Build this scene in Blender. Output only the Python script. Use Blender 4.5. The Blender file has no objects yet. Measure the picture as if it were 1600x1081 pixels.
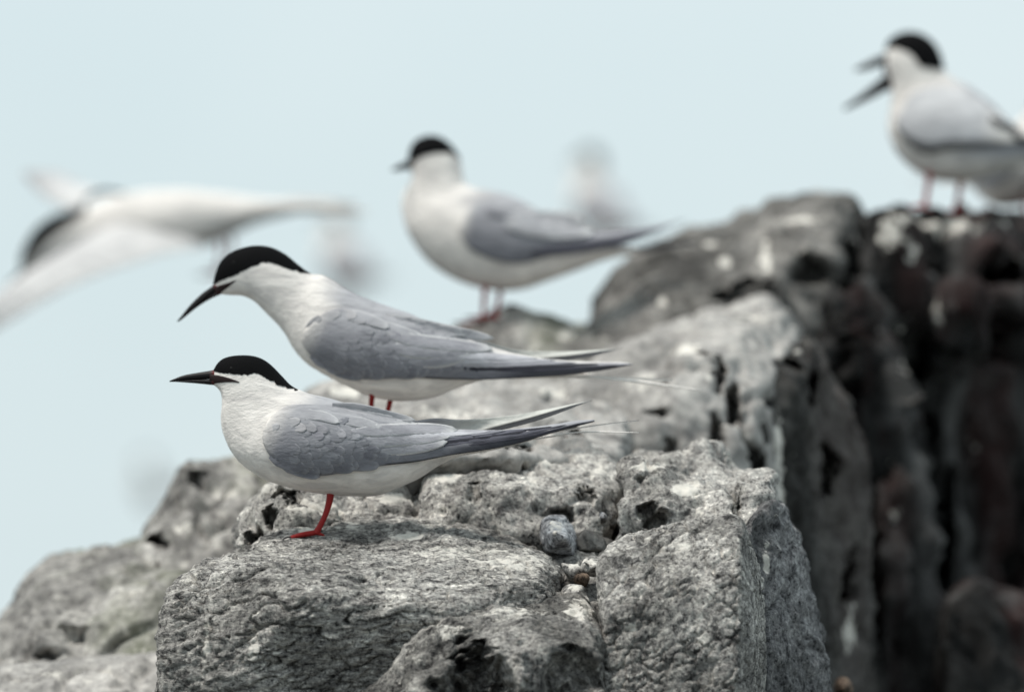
import bpy, bmesh, math, random
import numpy as np
from mathutils import Vector
from mathutils.kdtree import KDTree

# ------------------------------------------------------------------ camera, sky, sun, exposure
scene = bpy.context.scene
col = scene.collection
CAM_H, PITCH, LENS, SENSOR = 3.2, math.radians(3.5), 300.0, 36.0
FOCUS, FSTOP = 7.2, 4.8

cam_data = bpy.data.cameras.new('camera')
cam_data.lens = LENS; cam_data.sensor_width = SENSOR; cam_data.sensor_fit = 'HORIZONTAL'
cam_data.clip_start = 0.1; cam_data.clip_end = 20000
cam_data.dof.use_dof = True; cam_data.dof.focus_distance = FOCUS; cam_data.dof.aperture_fstop = FSTOP
cam = bpy.data.objects.new('camera', cam_data); col.objects.link(cam)
cam.location = (0, 0, CAM_H); cam.rotation_euler = (math.radians(90) + PITCH, 0, 0)
scene.camera = cam

SUN_EL, SUN_AZ = math.radians(64), math.radians(-120)   # azimuth from +Y towards +X: behind the camera, to the left
sdir = Vector((math.sin(SUN_AZ) * math.cos(SUN_EL), math.cos(SUN_AZ) * math.cos(SUN_EL), math.sin(SUN_EL)))
world = bpy.data.worlds.new('World'); scene.world = world; world.use_nodes = True
nt = world.node_tree; nt.nodes.clear()
sky = nt.nodes.new('ShaderNodeTexSky'); sky.sky_type = 'NISHITA'; sky.sun_disc = False
sky.sun_elevation = SUN_EL; sky.sun_rotation = SUN_AZ; sky.dust_density = 3.0; sky.air_density = 1.0
gain = nt.nodes.new('ShaderNodeVectorMath'); gain.operation = 'SCALE'; gain.inputs['Scale'].default_value = 0.07
nt.links.new(sky.outputs[0], gain.inputs[0])
mix = nt.nodes.new('ShaderNodeMix'); mix.data_type = 'RGBA'; mix.inputs[0].default_value = 0.86
mix.inputs[7].default_value = (0.395, 0.443, 0.451, 1)       # even layer of thin cloud
wtc = nt.nodes.new('ShaderNodeTexCoord'); wn = nt.nodes.new('ShaderNodeTexNoise'); wn.inputs['Scale'].default_value = 9.0; wn.inputs['Detail'].default_value = 3
nt.links.new(wtc.outputs['Generated'], wn.inputs['Vector'])
wr = nt.nodes.new('ShaderNodeValToRGB'); nt.links.new(wn.outputs['Fac'], wr.inputs[0])
wr.color_ramp.elements[0].position = 0.35; wr.color_ramp.elements[0].color = (0.385, 0.452, 0.470, 1)
wr.color_ramp.elements[1].position = 0.65; wr.color_ramp.elements[1].color = (0.424, 0.482, 0.495, 1)
nt.links.new(wr.outputs[0], mix.inputs[7])
nt.links.new(gain.outputs[0], mix.inputs[6])
bg = nt.nodes.new('ShaderNodeBackground'); bg.inputs[1].default_value = 1.0
wo = nt.nodes.new('ShaderNodeOutputWorld')
nt.links.new(mix.outputs[2], bg.inputs[0]); nt.links.new(bg.outputs[0], wo.inputs[0])

sun_data = bpy.data.lights.new('sun', 'SUN'); sun_data.energy = 1.5; sun_data.angle = math.radians(20)
sun_data.color = (1.0, 0.94, 0.87)
sun = bpy.data.objects.new('sun', sun_data); col.objects.link(sun)
sun.rotation_euler = (-sdir).to_track_quat('-Z', 'Y').to_euler(); sun.location = (-4, -2, 9)

vs = scene.view_settings
vs.view_transform = 'Standard'; vs.look = 'None'; vs.gamma = 1.0; vs.exposure = 0.93; vs.use_curve_mapping = False

# ------------------------------------------------------------------ helpers
def S(d): return 1600.0 * LENS / SENSOR / d              # photo pixels per metre at world distance d

def ray(px, py):
    x = (px - 800.0) / 1600.0 * SENSOR / LENS
    z = -(py - 540.5) / 1600.0 * SENSOR / LENS
    c, s = math.cos(PITCH), math.sin(PITCH)
    return Vector((x, c - z * s, s + z * c))

def at(px, py, d):
    r = ray(px, py)
    return Vector((0, 0, CAM_H)) + r * (d / r.y)

def tag(o, label=None, cat=None, group=None, kind=None):
    if label: o['label'] = label
    if cat: o['category'] = cat
    if group: o['group'] = group
    if kind: o['kind'] = kind
    return o

def link(name, me, parent=None, mat=None):
    o = bpy.data.objects.new(name, me); col.objects.link(o)
    if parent is not None: o.parent = parent
    if mat is not None: me.materials.append(mat)
    return o

def mesh_from(name, verts, faces, smooth=True):
    me = bpy.data.meshes.new(name)
    me.from_pydata([tuple(map(float, v)) for v in verts], [], faces)
    me.update()
    if smooth: me.polygons.foreach_set('use_smooth', [True] * len(me.polygons))
    return me

def smoothstep(a, b, x):
    t = np.clip((x - a) / (b - a), 0, 1)
    return t * t * (3 - 2 * t)

# ---- vectorised noise
def _hash(ix, iy, iz, seed):
    h = (ix.astype(np.int64) * 374761393 + iy.astype(np.int64) * 668265263 + iz.astype(np.int64) * 1440670441 + seed * 974634777) & 0xFFFFFFFF
    h = ((h ^ (h >> 13)) * 1274126177) & 0xFFFFFFFF
    h = ((h ^ (h >> 16)) * 2246822519) & 0xFFFFFFFF
    return h ^ (h >> 15)

def perlin(P, seed=0):
    I = np.floor(P).astype(np.int64); F = P - I
    U = F * F * F * (F * (F * 6 - 15) + 10)
    out = np.zeros(len(P))
    for dx in (0, 1):
        wx = U[:, 0] if dx else 1 - U[:, 0]
        for dy in (0, 1):
            wy = U[:, 1] if dy else 1 - U[:, 1]
            for dz in (0, 1):
                wz = U[:, 2] if dz else 1 - U[:, 2]
                h = _hash(I[:, 0] + dx, I[:, 1] + dy, I[:, 2] + dz, seed)
                g = ((h & 1023) / 511.5 - 1) * (F[:, 0] - dx) + (((h >> 10) & 1023) / 511.5 - 1) * (F[:, 1] - dy) + (((h >> 20) & 1023) / 511.5 - 1) * (F[:, 2] - dz)
                out += wx * wy * wz * g
    return out * 1.3

def fbm(P, octv=4, gain_=0.5, seed=0):
    o = np.zeros(len(P)); a = 1.0
    for k in range(octv):
        o += a * perlin(P * (2.03 ** k) + 17.3 * k, seed + k); a *= gain_
    return o

def worley(P, seed=0):
    I = np.floor(P).astype(np.int64); F = P - I
    d1 = np.full(len(P), 9.0); d2 = np.full(len(P), 9.0)
    for dx in (-1, 0, 1):
        for dy in (-1, 0, 1):
            for dz in (-1, 0, 1):
                h = _hash(I[:, 0] + dx, I[:, 1] + dy, I[:, 2] + dz, seed)
                qx = dx + (h & 1023) / 1023.0 - F[:, 0]
                qy = dy + ((h >> 10) & 1023) / 1023.0 - F[:, 1]
                qz = dz + ((h >> 20) & 1023) / 1023.0 - F[:, 2]
                d = np.sqrt(qx * qx + qy * qy + qz * qz)
                d2 = np.where(d < d1, d1, np.minimum(d2, d)); d1 = np.minimum(d1, d)
    return d1, d2

# ------------------------------------------------------------------ materials
def new_mat(name):
    m = bpy.data.materials.new(name); m.use_nodes = True
    return m, m.node_tree, m.node_tree.nodes['Principled BSDF']

def node(t, typ, **kw):
    n = t.nodes.new(typ)
    for k, v in kw.items(): setattr(n, k, v)
    return n

def noise(t, vec, scale, detail=6, rough=0.6, dist=0.0):
    n = node(t, 'ShaderNodeTexNoise'); n.inputs['Scale'].default_value = scale
    n.inputs['Detail'].default_value = detail; n.inputs['Roughness'].default_value = rough; n.inputs['Distortion'].default_value = dist
    t.links.new(vec, n.inputs['Vector']); return n.outputs['Fac']

def ramp(t, fac, stops):
    r = node(t, 'ShaderNodeValToRGB')
    while len(r.color_ramp.elements) < len(stops): r.color_ramp.elements.new(0.5)
    for e, (p, c) in zip(r.color_ramp.elements, stops):
        e.position = p; e.color = (*c, 1) if len(c) == 3 else c
    t.links.new(fac, r.inputs[0]); return r.outputs[0]

def mixc(t, fac, a, b, mode='MIX'):
    m = node(t, 'ShaderNodeMix', data_type='RGBA', blend_type=mode)
    if isinstance(fac, (int, float)): m.inputs[0].default_value = fac
    else: t.links.new(fac, m.inputs[0])
    for s, v in ((6, a), (7, b)):
        if isinstance(v, tuple): m.inputs[s].default_value = (*v, 1)
        else: t.links.new(v, m.inputs[s])
    return m.outputs[2]

def g(v, tint=(1, 1, 1)): return (v * tint[0], v * tint[1], v * tint[2])

def rock_mat(name, dark, mid, light, tint=(1.03, .99, .93), speck=340, patch=16, strata=0.0, stain=None, stain_amt=0.0,
             bump=0.5, stain_scale=9, pits=0.0, veins=0.0, stretch=1.0, white=(0.72, 0.69, 0.63), con=1.0, guano_toplight_scale=90):
    m, t, b = new_mat(name)
    tc = node(t, 'ShaderNodeTexCoord').outputs['Object']
    mp = node(t, 'ShaderNodeMapping'); mp.inputs['Rotation'].default_value = (0.15, -0.22, 0.1); mp.inputs['Scale'].default_value = (1, 1, 1 + 4 * strata)
    t.links.new(tc, mp.inputs[0]); sv = mp.outputs[0]
    ms = node(t, 'ShaderNodeMapping'); ms.inputs['Scale'].default_value = (1, 1, stretch)
    t.links.new(tc, ms.inputs[0]); pv = ms.outputs[0]
    big = noise(t, pv, patch, 5, 0.62, 0.4)
    c = ramp(t, big, [(0.37, g(dark, tint)), (0.49, g(mid, tint)), (0.62, g(light, tint))])
    n2 = noise(t, sv, speck * 0.22, 7, 0.72, 0.3)
    c = mixc(t, con, c, ramp(t, n2, [(0.36, (0.16, 0.16, 0.17)), (0.455, (0.78, 0.78, 0.79)), (0.55, (1.05, 1.05, 1.05)), (0.66, (1.6, 1.6, 1.58))]), 'MULTIPLY')
    n3 = noise(t, tc, speck, 3, 0.7)
    c = mixc(t, con, c, ramp(t, n3, [(0.35, (0.2, 0.2, 0.21)), (0.44, (0.85, 0.85, 0.85)), (0.55, (1.02, 1.02, 1.01)), (0.66, (1.7, 1.7, 1.66))]), 'MULTIPLY')
    if veins:
        w = noise(t, sv, 34, 6, 0.65, 0.8)
        c = mixc(t, 1.0, c, ramp(t, w, [(0.0, (1, 1, 1)), (0.475, (1, 1, 1)), (0.497, (1 - veins,) * 3), (0.515, (1, 1, 1))]), 'MULTIPLY')
    if stain is not None:
        s = noise(t, pv, stain_scale, 4, 0.6)
        f = ramp(t, s, [(0.50, (0, 0, 0)), (0.66, (stain_amt,) * 3)])
        c = mixc(t, f, c, stain)
    a = node(t, 'ShaderNodeAttribute', attribute_name='guano_toplight').outputs['Fac']
    ng = noise(t, tc, guano_toplight_scale, 8, 0.75)
    ad = node(t, 'ShaderNodeMath', operation='ADD'); t.links.new(a, ad.inputs[0]); t.links.new(ng, ad.inputs[1])
    gf = ramp(t, ad.outputs[0], [(0.66, (0, 0, 0)), (0.80, (0.9,) * 3)])
    c = mixc(t, gf, c, white)
    t.links.new(c, b.inputs['Base Color'])
    b.inputs['Roughness'].default_value = 0.92; b.inputs['Specular IOR Level'].default_value = 0.2
    h = node(t, 'ShaderNodeMath', operation='ADD'); t.links.new(n2, h.inputs[0])
    h2 = node(t, 'ShaderNodeMath', operation='MULTIPLY'); t.links.new(n3, h2.inputs[0]); h2.inputs[1].default_value = 0.5
    t.links.new(h2.outputs[0], h.inputs[1])
    bp = node(t, 'ShaderNodeBump'); bp.inputs['Strength'].default_value = bump; bp.inputs['Distance'].default_value = 0.0035
    t.links.new(h.outputs[0], bp.inputs['Height']); t.links.new(bp.outputs[0], b.inputs['Normal'])
    return m

M = {}
M['gneiss'] = rock_mat('gneiss rock', 0.22, 0.33, 0.47, strata=.6, patch=13, veins=0.7, bump=1.0, speck=300)
M['granite'] = rock_mat('granite rock', 0.22, 0.33, 0.48, patch=16, veins=0.65, bump=1.0, speck=300)
M['porous'] = rock_mat('porous rock', 0.09, 0.17, 0.30, patch=20, bump=1.0, speck=300)
M['slab'] = rock_mat('blue grey slab rock', 0.11, 0.18, 0.25, tint=(1.0, .99, 1.0), patch=14, stretch=0.5, bump=0.8)
M['pale'] = rock_mat('pale weathered rock', 0.24, 0.36, 0.48, patch=15, bump=0.7)
M['soft_pale'] = rock_mat('soft pale rock', 0.22, 0.33, 0.43, tint=(1.02, .98, .93), patch=8, speck=110, bump=0.3, con=.45)
M['lichen'] = rock_mat('lichened rock', 0.15, 0.27, 0.42, patch=13, speck=130, stain=(0.12, 0.13, 0.085), stain_amt=0.75, stain_scale=7, bump=0.4, con=.7)
M['boulder'] = rock_mat('dark back boulder rock', 0.06, 0.13, 0.24, patch=9, speck=110, bump=0.4, con=.6)
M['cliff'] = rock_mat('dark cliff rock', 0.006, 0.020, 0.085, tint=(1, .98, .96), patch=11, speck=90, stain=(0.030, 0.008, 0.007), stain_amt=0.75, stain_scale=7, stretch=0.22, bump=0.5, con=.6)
M['face'] = rock_mat('grey cliff face rock', 0.022, 0.062, 0.11, patch=5, speck=90, stain=(0.03, 0.014, 0.012), stain_amt=0.5, stain_scale=4, stretch=0.3, bump=0.4, con=.6)
M['quartz'] = rock_mat('blue white quartz pebble', 0.26, 0.40, 0.54, tint=(.98, .99, 1.03), patch=50, bump=0.8)
M['rust'] = rock_mat('rusty crumb', 0.03, 0.10, 0.16, tint=(1.15, .82, .6), patch=60, bump=0.5)

def plumage_mat():
    m, t, b = new_mat('plumage')
    a = node(t, 'ShaderNodeAttribute', attribute_name='plumage')
    tc = node(t, 'ShaderNodeTexCoord').outputs['Object']
    mp = node(t, 'ShaderNodeMapping'); mp.inputs['Scale'].default_value = (0.35, 1, 1); mp.inputs['Rotation'].default_value = (0, 0.25, 0)
    t.links.new(tc, mp.inputs[0])
    n = noise(t, mp.outputs[0], 420, 4, 0.6, 0.4)
    n2 = noise(t, mp.outputs[0], 90, 5, 0.6, 0.6)
    c = mixc(t, 1.0, a.outputs['Color'], ramp(t, n2, [(0.38, (0.80, 0.80, 0.81)), (0.5, (0.96, 0.96, 0.96)), (0.62, (1.06, 1.06, 1.06))]), 'MULTIPLY')
    t.links.new(c, b.inputs['Base Color'])
    b.inputs['Roughness'].default_value = 0.85; b.inputs['Specular IOR Level'].default_value = 0.15
    b.inputs['Sheen Weight'].default_value = 0.12; b.inputs['Sheen Roughness'].default_value = 0.5
    ad = node(t, 'ShaderNodeMath', operation='ADD'); t.links.new(n, ad.inputs[0]); t.links.new(n2, ad.inputs[1])
    bp = node(t, 'ShaderNodeBump'); bp.inputs['Strength'].default_value = 0.5; bp.inputs['Distance'].default_value = 0.002
    t.links.new(ad.outputs[0], bp.inputs['Height']); t.links.new(bp.outputs[0], b.inputs['Normal'])
    return m
M['plumage'] = plumage_mat()

def simple(name, c, rough=0.5, spec=0.4, bump_scale=0, var=0.0):
    m, t, b = new_mat(name)
    b.inputs['Roughness'].default_value = rough; b.inputs['Specular IOR Level'].default_value = spec
    tc = node(t, 'ShaderNodeTexCoord').outputs['Object']
    n = noise(t, tc, bump_scale or 300, 4, 0.6)
    cc = mixc(t, n, tuple(v * (1 - var) for v in c), tuple(min(1, v * (1 + var)) for v in c))
    t.links.new(cc, b.inputs['Base Color'])
    if bump_scale:
        bp = node(t, 'ShaderNodeBump'); bp.inputs['Strength'].default_value = 0.3; bp.inputs['Distance'].default_value = 0.001
        t.links.new(n, bp.inputs['Height']); t.links.new(bp.outputs[0], b.inputs['Normal'])
    return m
M['cap'] = simple('black cap feathers', (0.0035, 0.0035, 0.004), 0.8, 0.08, 500, 0.3)
M['leg'] = simple('red leg skin', (0.27, 0.012, 0.011), 0.55, 0.3, 700, 0.4)
M['claw'] = simple('black claw', (0.012, 0.010, 0.010), 0.4, 0.4, 0, 0.2)
M['eye'] = simple('dark eye', (0.004, 0.004, 0.004), 0.45, 0.15, 0, 0.1)
M['gape'] = simple('dark gape skin', (0.022, 0.012, 0.012), 0.6, 0.2, 0, 0.3)
def bill_mat():
    m, t, b = new_mat('bill horn')
    a = node(t, 'ShaderNodeAttribute', attribute_name='plumage')
    t.links.new(a.outputs['Color'], b.inputs['Base Color']); b.inputs['Roughness'].default_value = 0.45; b.inputs['Specular IOR Level'].default_value = 0.25
    return m
M['bill'] = bill_mat()
def sea_mat():
    m, t, b = new_mat('sea water')
    tc = node(t, 'ShaderNodeTexCoord').outputs['Object']
    b.inputs['Base Color'].default_value = (0.09, 0.10, 0.095, 1); b.inputs['Roughness'].default_value = 0.25
    bp = node(t, 'ShaderNodeBump'); bp.inputs['Strength'].default_value = 0.6; bp.inputs['Distance'].default_value = 0.3
    t.links.new(noise(t, tc, 0.7, 6, 0.6), bp.inputs['Height']); t.links.new(bp.outputs[0], b.inputs['Normal'])
    return m
M['sea'] = sea_mat()

# ------------------------------------------------------------------ the sea
sea_me = mesh_from('sea', [(-6000, -6000, 0), (6000, -6000, 0), (6000, 6000, 0), (-6000, 6000, 0)], [(0, 1, 2, 3)], False)
tag(link('sea', sea_me, None, M['sea']), kind='structure')

# ------------------------------------------------------------------ rocks
def strata_coords(P, n=(-0.22, 0.10, 0.97)):
    n = np.array(n); n = n / np.linalg.norm(n)
    q = P @ n
    return np.stack([P[:, 0], P[:, 1], q], 1)

def st_gneiss(P, sd):
    Q = strata_coords(P)
    w = 0.004 * fbm(P / 0.03, 2, .5, sd + 40)
    Q = Q.copy(); Q[:, 2] += w
    d = 0.011 * fbm(P / 0.15, 2, .5, sd) + 0.0048 * fbm(P / 0.05, 3, .55, sd + 5)
    d += 0.0030 * fbm(Q / np.array([0.035, 0.035, 0.010]), 3, .6, sd + 9)
    r = np.abs(perlin(Q / np.array([0.055, 0.055, 0.016]), sd + 13))
    d -= 0.0105 * (1 - smoothstep(0.0, 0.05, r)) * smoothstep(-.1, .25, perlin(P / 0.06, sd + 3))
    r2 = np.abs(perlin(Q / np.array([0.02, 0.02, 0.0075]), sd + 23))
    d -= 0.0048 * (1 - smoothstep(0.0, 0.10, r2)) * smoothstep(-.3, .2, perlin(P / 0.04, sd + 6))
    d += 0.0015 * fbm(P / 0.006, 2, .6, sd + 30)
    return d

def st_granite(P, sd):
    W = P + 0.004 * np.stack([fbm(P / 0.014, 2, .5, sd + k) for k in (1, 2, 3)], 1)
    Q = strata_coords(W, (-0.35, .05, .93))
    f1, f2 = worley(Q / np.array([0.017, 0.017, 0.010]), sd)
    e = f2 - f1
    d = 0.007 * fbm(P / 0.13, 2, .5, sd + 4) + 0.0022 * fbm(P / 0.04, 3, .5, sd + 8)
    d -= 0.0048 * (1 - smoothstep(0.0, 0.15, e)) * smoothstep(-.35, .15, perlin(P / 0.035, sd + 2))
    r = np.abs(perlin(Q / np.array([0.07, 0.07, 0.03]), sd + 13))
    d -= 0.006 * (1 - smoothstep(0.0, 0.05, r)) * smoothstep(-.05, .2, perlin(P / 0.07, sd + 3))
    d += 0.0014 * fbm(P / 0.006, 2, .6, sd + 30)
    return d

def st_porous(P, sd):
    W = P + 0.003 * np.stack([fbm(P / 0.01, 2, .5, sd + k) for k in (1, 2, 3)], 1)
    f1, f2 = worley(W / 0.009, sd); h1, h2 = worley(W / 0.026, sd + 5)
    d = 0.012 * fbm(P / 0.10, 2, .5, sd + 4) + 0.005 * fbm(P / 0.03, 3, .55, sd + 8)
    d -= 0.0036 * (1 - smoothstep(0.10, 0.42, f1))
    d -= 0.0065 * (1 - smoothstep(0.15, 0.45, h1)) * smoothstep(-.1, .3, perlin(P / 0.05, sd + 3))
    d += 0.0013 * fbm(P / 0.006, 2, .6, sd + 30)
    return d

def st_rubble(P, sd):
    d = 0.013 * fbm(P / 0.08, 3, .55, sd + 4) + 0.0065 * fbm(P / 0.022, 3, .6, sd + 8)
    h1, h2 = worley((P + 0.006 * np.stack([perlin(P / 0.02, sd + k) for k in (1, 2, 3)], 1)) / 0.042, sd + 5)
    d -= 0.008 * (1 - smoothstep(0.0, 0.13, h2 - h1)) * smoothstep(-.25, .15, perlin(P / 0.06, sd + 33))
    f1, f2 = worley(P / 0.018, sd)
    d -= 0.005 * (1 - smoothstep(0.1, 0.4, f1)) * smoothstep(0, .3, perlin(P / 0.05, sd + 3))
    d += 0.0012 * fbm(P / 0.006, 2, .6, sd + 30)
    return d

def st_soft(P, sd):
    d = 0.018 * fbm(P / 0.16, 3, .5, sd) + 0.008 * fbm(P / 0.045, 3, .55, sd + 7)
    r = np.abs(perlin(P / 0.09, sd + 11)); d -= 0.016 * (1 - smoothstep(0, .07, r)) * smoothstep(-.2, .2, perlin(P / 0.1, sd + 21))
    r = np.abs(perlin(P / 0.04, sd + 14)); d -= 0.009 * (1 - smoothstep(0, .10, r)) * smoothstep(-.1, .2, perlin(P / 0.07, sd + 22))
    d += 0.004 * fbm(P / 0.014, 2, .5, sd + 25)
    return d

def st_cliff(P, sd):
    W = P + 0.02 * np.stack([perlin(P / 0.09, sd + k) for k in (1, 2, 3)], 1)
    Q = W / np.array([0.09, 0.09, 0.20])
    d = 0.03 * fbm(P / 0.30, 2, .5, sd) + 0.022 * fbm(Q, 3, .6, sd + 7)
    r = np.abs(perlin(W / np.array([0.10, 0.10, 0.55]), sd + 11)); d -= 0.06 * (1 - smoothstep(0, .10, r))
    r = np.abs(perlin(W / np.array([0.045, 0.045, 0.22]), sd + 15)); d -= 0.025 * (1 - smoothstep(0, .12, r))
    q = perlin(W / np.array([0.05, 0.05, 0.26]), sd + 5); d += 0.045 * (np.floor(q * 5) / 5 + .25 * q)
    q = perlin(W / np.array([0.16, 0.16, 0.055]), sd + 6); d += 0.025 * np.floor(q * 4) / 4
    d += 0.014 * fbm(P / 0.03, 2, .5, sd + 19)
    return d

TRIS = 0
def rock(name, hulls, voxel, style, mat, seed, smooth=6, dents=(), guano_toplight=(), amp=1.0, guano_up=0.0):
    bm = bmesh.new()
    for pts in hulls:
        vs_ = [bm.verts.new(at(*p)) for p in pts]
        r = bmesh.ops.convex_hull(bm, input=vs_)
        dead = [v for v in r['geom_interior'] + r['geom_unused'] if isinstance(v, bmesh.types.BMVert)]
        bmesh.ops.delete(bm, geom=list(set(dead)), context='VERTS')
    bmesh.ops.recalc_face_normals(bm, faces=bm.faces)
    me = bpy.data.meshes.new(name); bm.to_mesh(me); bm.free()
    o = bpy.data.objects.new(name, me); col.objects.link(o)
    md = o.modifiers.new('r', 'REMESH'); md.mode = 'VOXEL'; md.voxel_size = voxel; md.adaptivity = 0
    if smooth:
        ms = o.modifiers.new('s', 'SMOOTH'); ms.factor = 0.5; ms.iterations = smooth
    dg = bpy.context.evaluated_depsgraph_get()
    me2 = bpy.data.meshes.new_from_object(o.evaluated_get(dg)); me2.name = name
    o.modifiers.clear(); o.data = me2; bpy.data.meshes.remove(me)
    n = len(me2.vertices)
    P = np.empty(n * 3); me2.vertices.foreach_get('co', P); P = P.reshape(-1, 3)
    N = np.empty(n * 3); me2.vertices.foreach_get('normal', N); N = N.reshape(-1, 3)
    P0 = P.copy()
    P = P + N * (amp * style(P0, seed))[:, None]
    for (px, py, d, rx, rz, dep) in dents:                    # hollows: real recesses pushed into the stone
        c = np.array(at(px, py, d)); s = S(d)
        wx = 0.55 * fbm(P0 / (1.2 * rx / s) + 3.1, 3, .6, seed + 71); wz = 0.55 * fbm(P0 / (1.2 * rz / s) + 7.7, 3, .6, seed + 73)
        k = ((P0[:, 0] - c[0]) / (rx / s) + wx) ** 2 + ((P0[:, 2] - c[2]) / (rz / s) + wz) ** 2
        k = k + 0.3 * fbm(P0 / 0.010, 2, .5, seed + 77)
        f = (1 - smoothstep(0.05, 1.0, k)) * smoothstep(0.35, -0.25, N[:, 1]) * (np.abs(P0[:, 1] - c[1]) < 0.16)
        f = f * (1 + 0.35 * fbm(P0 / 0.009, 2, .5, seed + 79))
        P = P + f[:, None] * np.array([0, dep, 0.0])
    ctr = P.mean(0)
    me2.vertices.foreach_set('co', (P - ctr).ravel())
    o.location = ctr
    ga = np.zeros(n)
    for (px, py, d, rx, rz, amt) in guano_toplight:                    # droppings, pale crusts, and painted top light on the cliff crest, by place
        c = np.array(at(px, py, d)); s = S(d)
        k = np.sqrt(((P[:, 0] - c[0]) / (rx / s)) ** 2 + ((P[:, 2] - c[2]) / (rz / s)) ** 2)
        ga = np.maximum(ga, amt * (1 - smoothstep(0.3, 1.1, k + 0.5 * fbm(P / 0.012, 3, .6, seed + 50))))
    at_ = me2.attributes.new('guano_toplight', 'FLOAT', 'POINT'); at_.data.foreach_set('value', ga)
    me2.polygons.foreach_set('use_smooth', np.ones(len(me2.polygons), dtype=bool))
    me2.materials.clear(); me2.materials.append(mat); me2.update()
    global TRIS
    TRIS += 2 * len(me2.polygons)
    return o

BOT = 1190
# main boulder under the nearest bird
main_rock = rock('boulder', [[
    (300, 888, 7.16), (330, 872, 7.18), (420, 880, 7.12), (560, 896, 7.10), (700, 903, 7.10), (842, 906, 7.12), (868, 930, 7.14), (480, 930, 7.07), (700, 950, 7.06),
    (272, 915, 7.18), (256, 960, 7.16), (246, 1030, 7.14), (250, BOT, 7.14), (868, BOT, 7.10), (862, 960, 7.12),
    (312, 862, 7.28), (430, 832, 7.35), (560, 803, 7.40), (720, 815, 7.39), (850, 848, 7.36), (872, 885, 7.28),
    (275, BOT, 7.5), (870, BOT, 7.5)]],
    0.0017, st_gneiss, M['gneiss'], 11, 50,
    guano_toplight=[(640, 840, 7.3, 34, 10, .42), (800, 880, 7.2, 90, 34, .27), (397, 1010, 7.1, 12, 46, .30), (322, 1000, 7.1, 8, 50, .30), (480, 826, 7.3, 20, 9, .45), (720, 862, 7.2, 100, 18, .24), (420, 860, 7.2, 100, 12, .16), (560, 820, 7.3, 90, 12, .2), (300, 900, 7.15, 16, 30, .2)])
tag(main_rock, 'large grey layered boulder in front, the nearest tern stands on it', 'rock')

pit_rock = rock('boulder', [[
    (545, 1100, 7.06), (600, 1035, 7.05), (655, 992, 7.05), (715, 962, 7.06), (775, 948, 7.08), (850, 944, 7.08), (912, 938, 7.09), (940, 975, 7.08), (951, 1010, 7.08),
    (620, 1080, 7.0), (780, 1010, 6.98), (930, 1010, 7.0), (540, BOT, 7.0), (950, BOT, 7.0), (780, 1060, 6.97),
    (720, 955, 7.2), (905, 925, 7.2), (948, 990, 7.2), (560, BOT, 7.3), (950, BOT, 7.3)]],
    0.0017, st_porous, M['porous'], 23, 7,
    dents=[(748, 1070, 7.0, 62, 84, .06), (895, 1062, 7.0, 50, 60, .03), (815, 1060, 7.0, 14, 60, -.012)],
    guano_toplight=[(700, 985, 7.05, 40, 20, .20), (800, 955, 7.08, 70, 16, .24), (910, 950, 7.08, 36, 26, .32), (640, 1030, 7.05, 40, 30, .14)])
tag(pit_rock, 'dark porous rock with a black hollow at the bottom centre', 'rock')

block = rock('boulder', [[
    (944, 880, 7.10), (952, 855, 7.12), (975, 842, 7.13), (1060, 823, 7.12), (1145, 806, 7.10), (1158, 816, 7.10), (950, 960, 7.06), (944, 1000, 7.06),
    (1156, 900, 7.04), (1150, BOT, 7.02), (944, BOT, 7.05), (1000, 834, 7.20), (1135, 803, 7.20), (1170, 840, 7.20), (1192, 900, 7.24), (1200, BOT, 7.25), (960, BOT, 7.3)]],
    0.0016, st_granite, M['granite'], 31, 5,
    guano_toplight=[(1060, 850, 7.1, 90, 26, .18), (985, 980, 7.05, 18, 10, .3), (1100, 1000, 7.05, 18, 12, .26), (1000, 900, 7.06, 40, 20, .14)])
tag(block, 'squared pale grey granite block with fine cracks, right of the gap', 'rock')

slab = rock('boulder', [[
    (1158, 830, 7.26), (1178, 800, 7.30), (1206, 782, 7.32), (1224, 790, 7.34), (1246, 834, 7.36), (1262, 900, 7.36), (1284, 1000, 7.36), (1300, BOT, 7.35),
    (1170, 900, 7.26), (1165, BOT, 7.22), (1160, 820, 7.5), (1212, 780, 7.55), (1240, 832, 7.6), (1275, 1000, 7.6), (1298, BOT, 7.6), (1160, BOT, 7.6)]],
    0.0022, st_rubble, M['slab'], 41, 7, amp=.7,
    guano_toplight=[(1190, 765, 7.3, 20, 20, .35), (1197, 880, 7.3, 7, 36, .45)])
tag(slab, 'steep blue grey slab sloping down at the right edge of the front rocks', 'rock')

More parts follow.
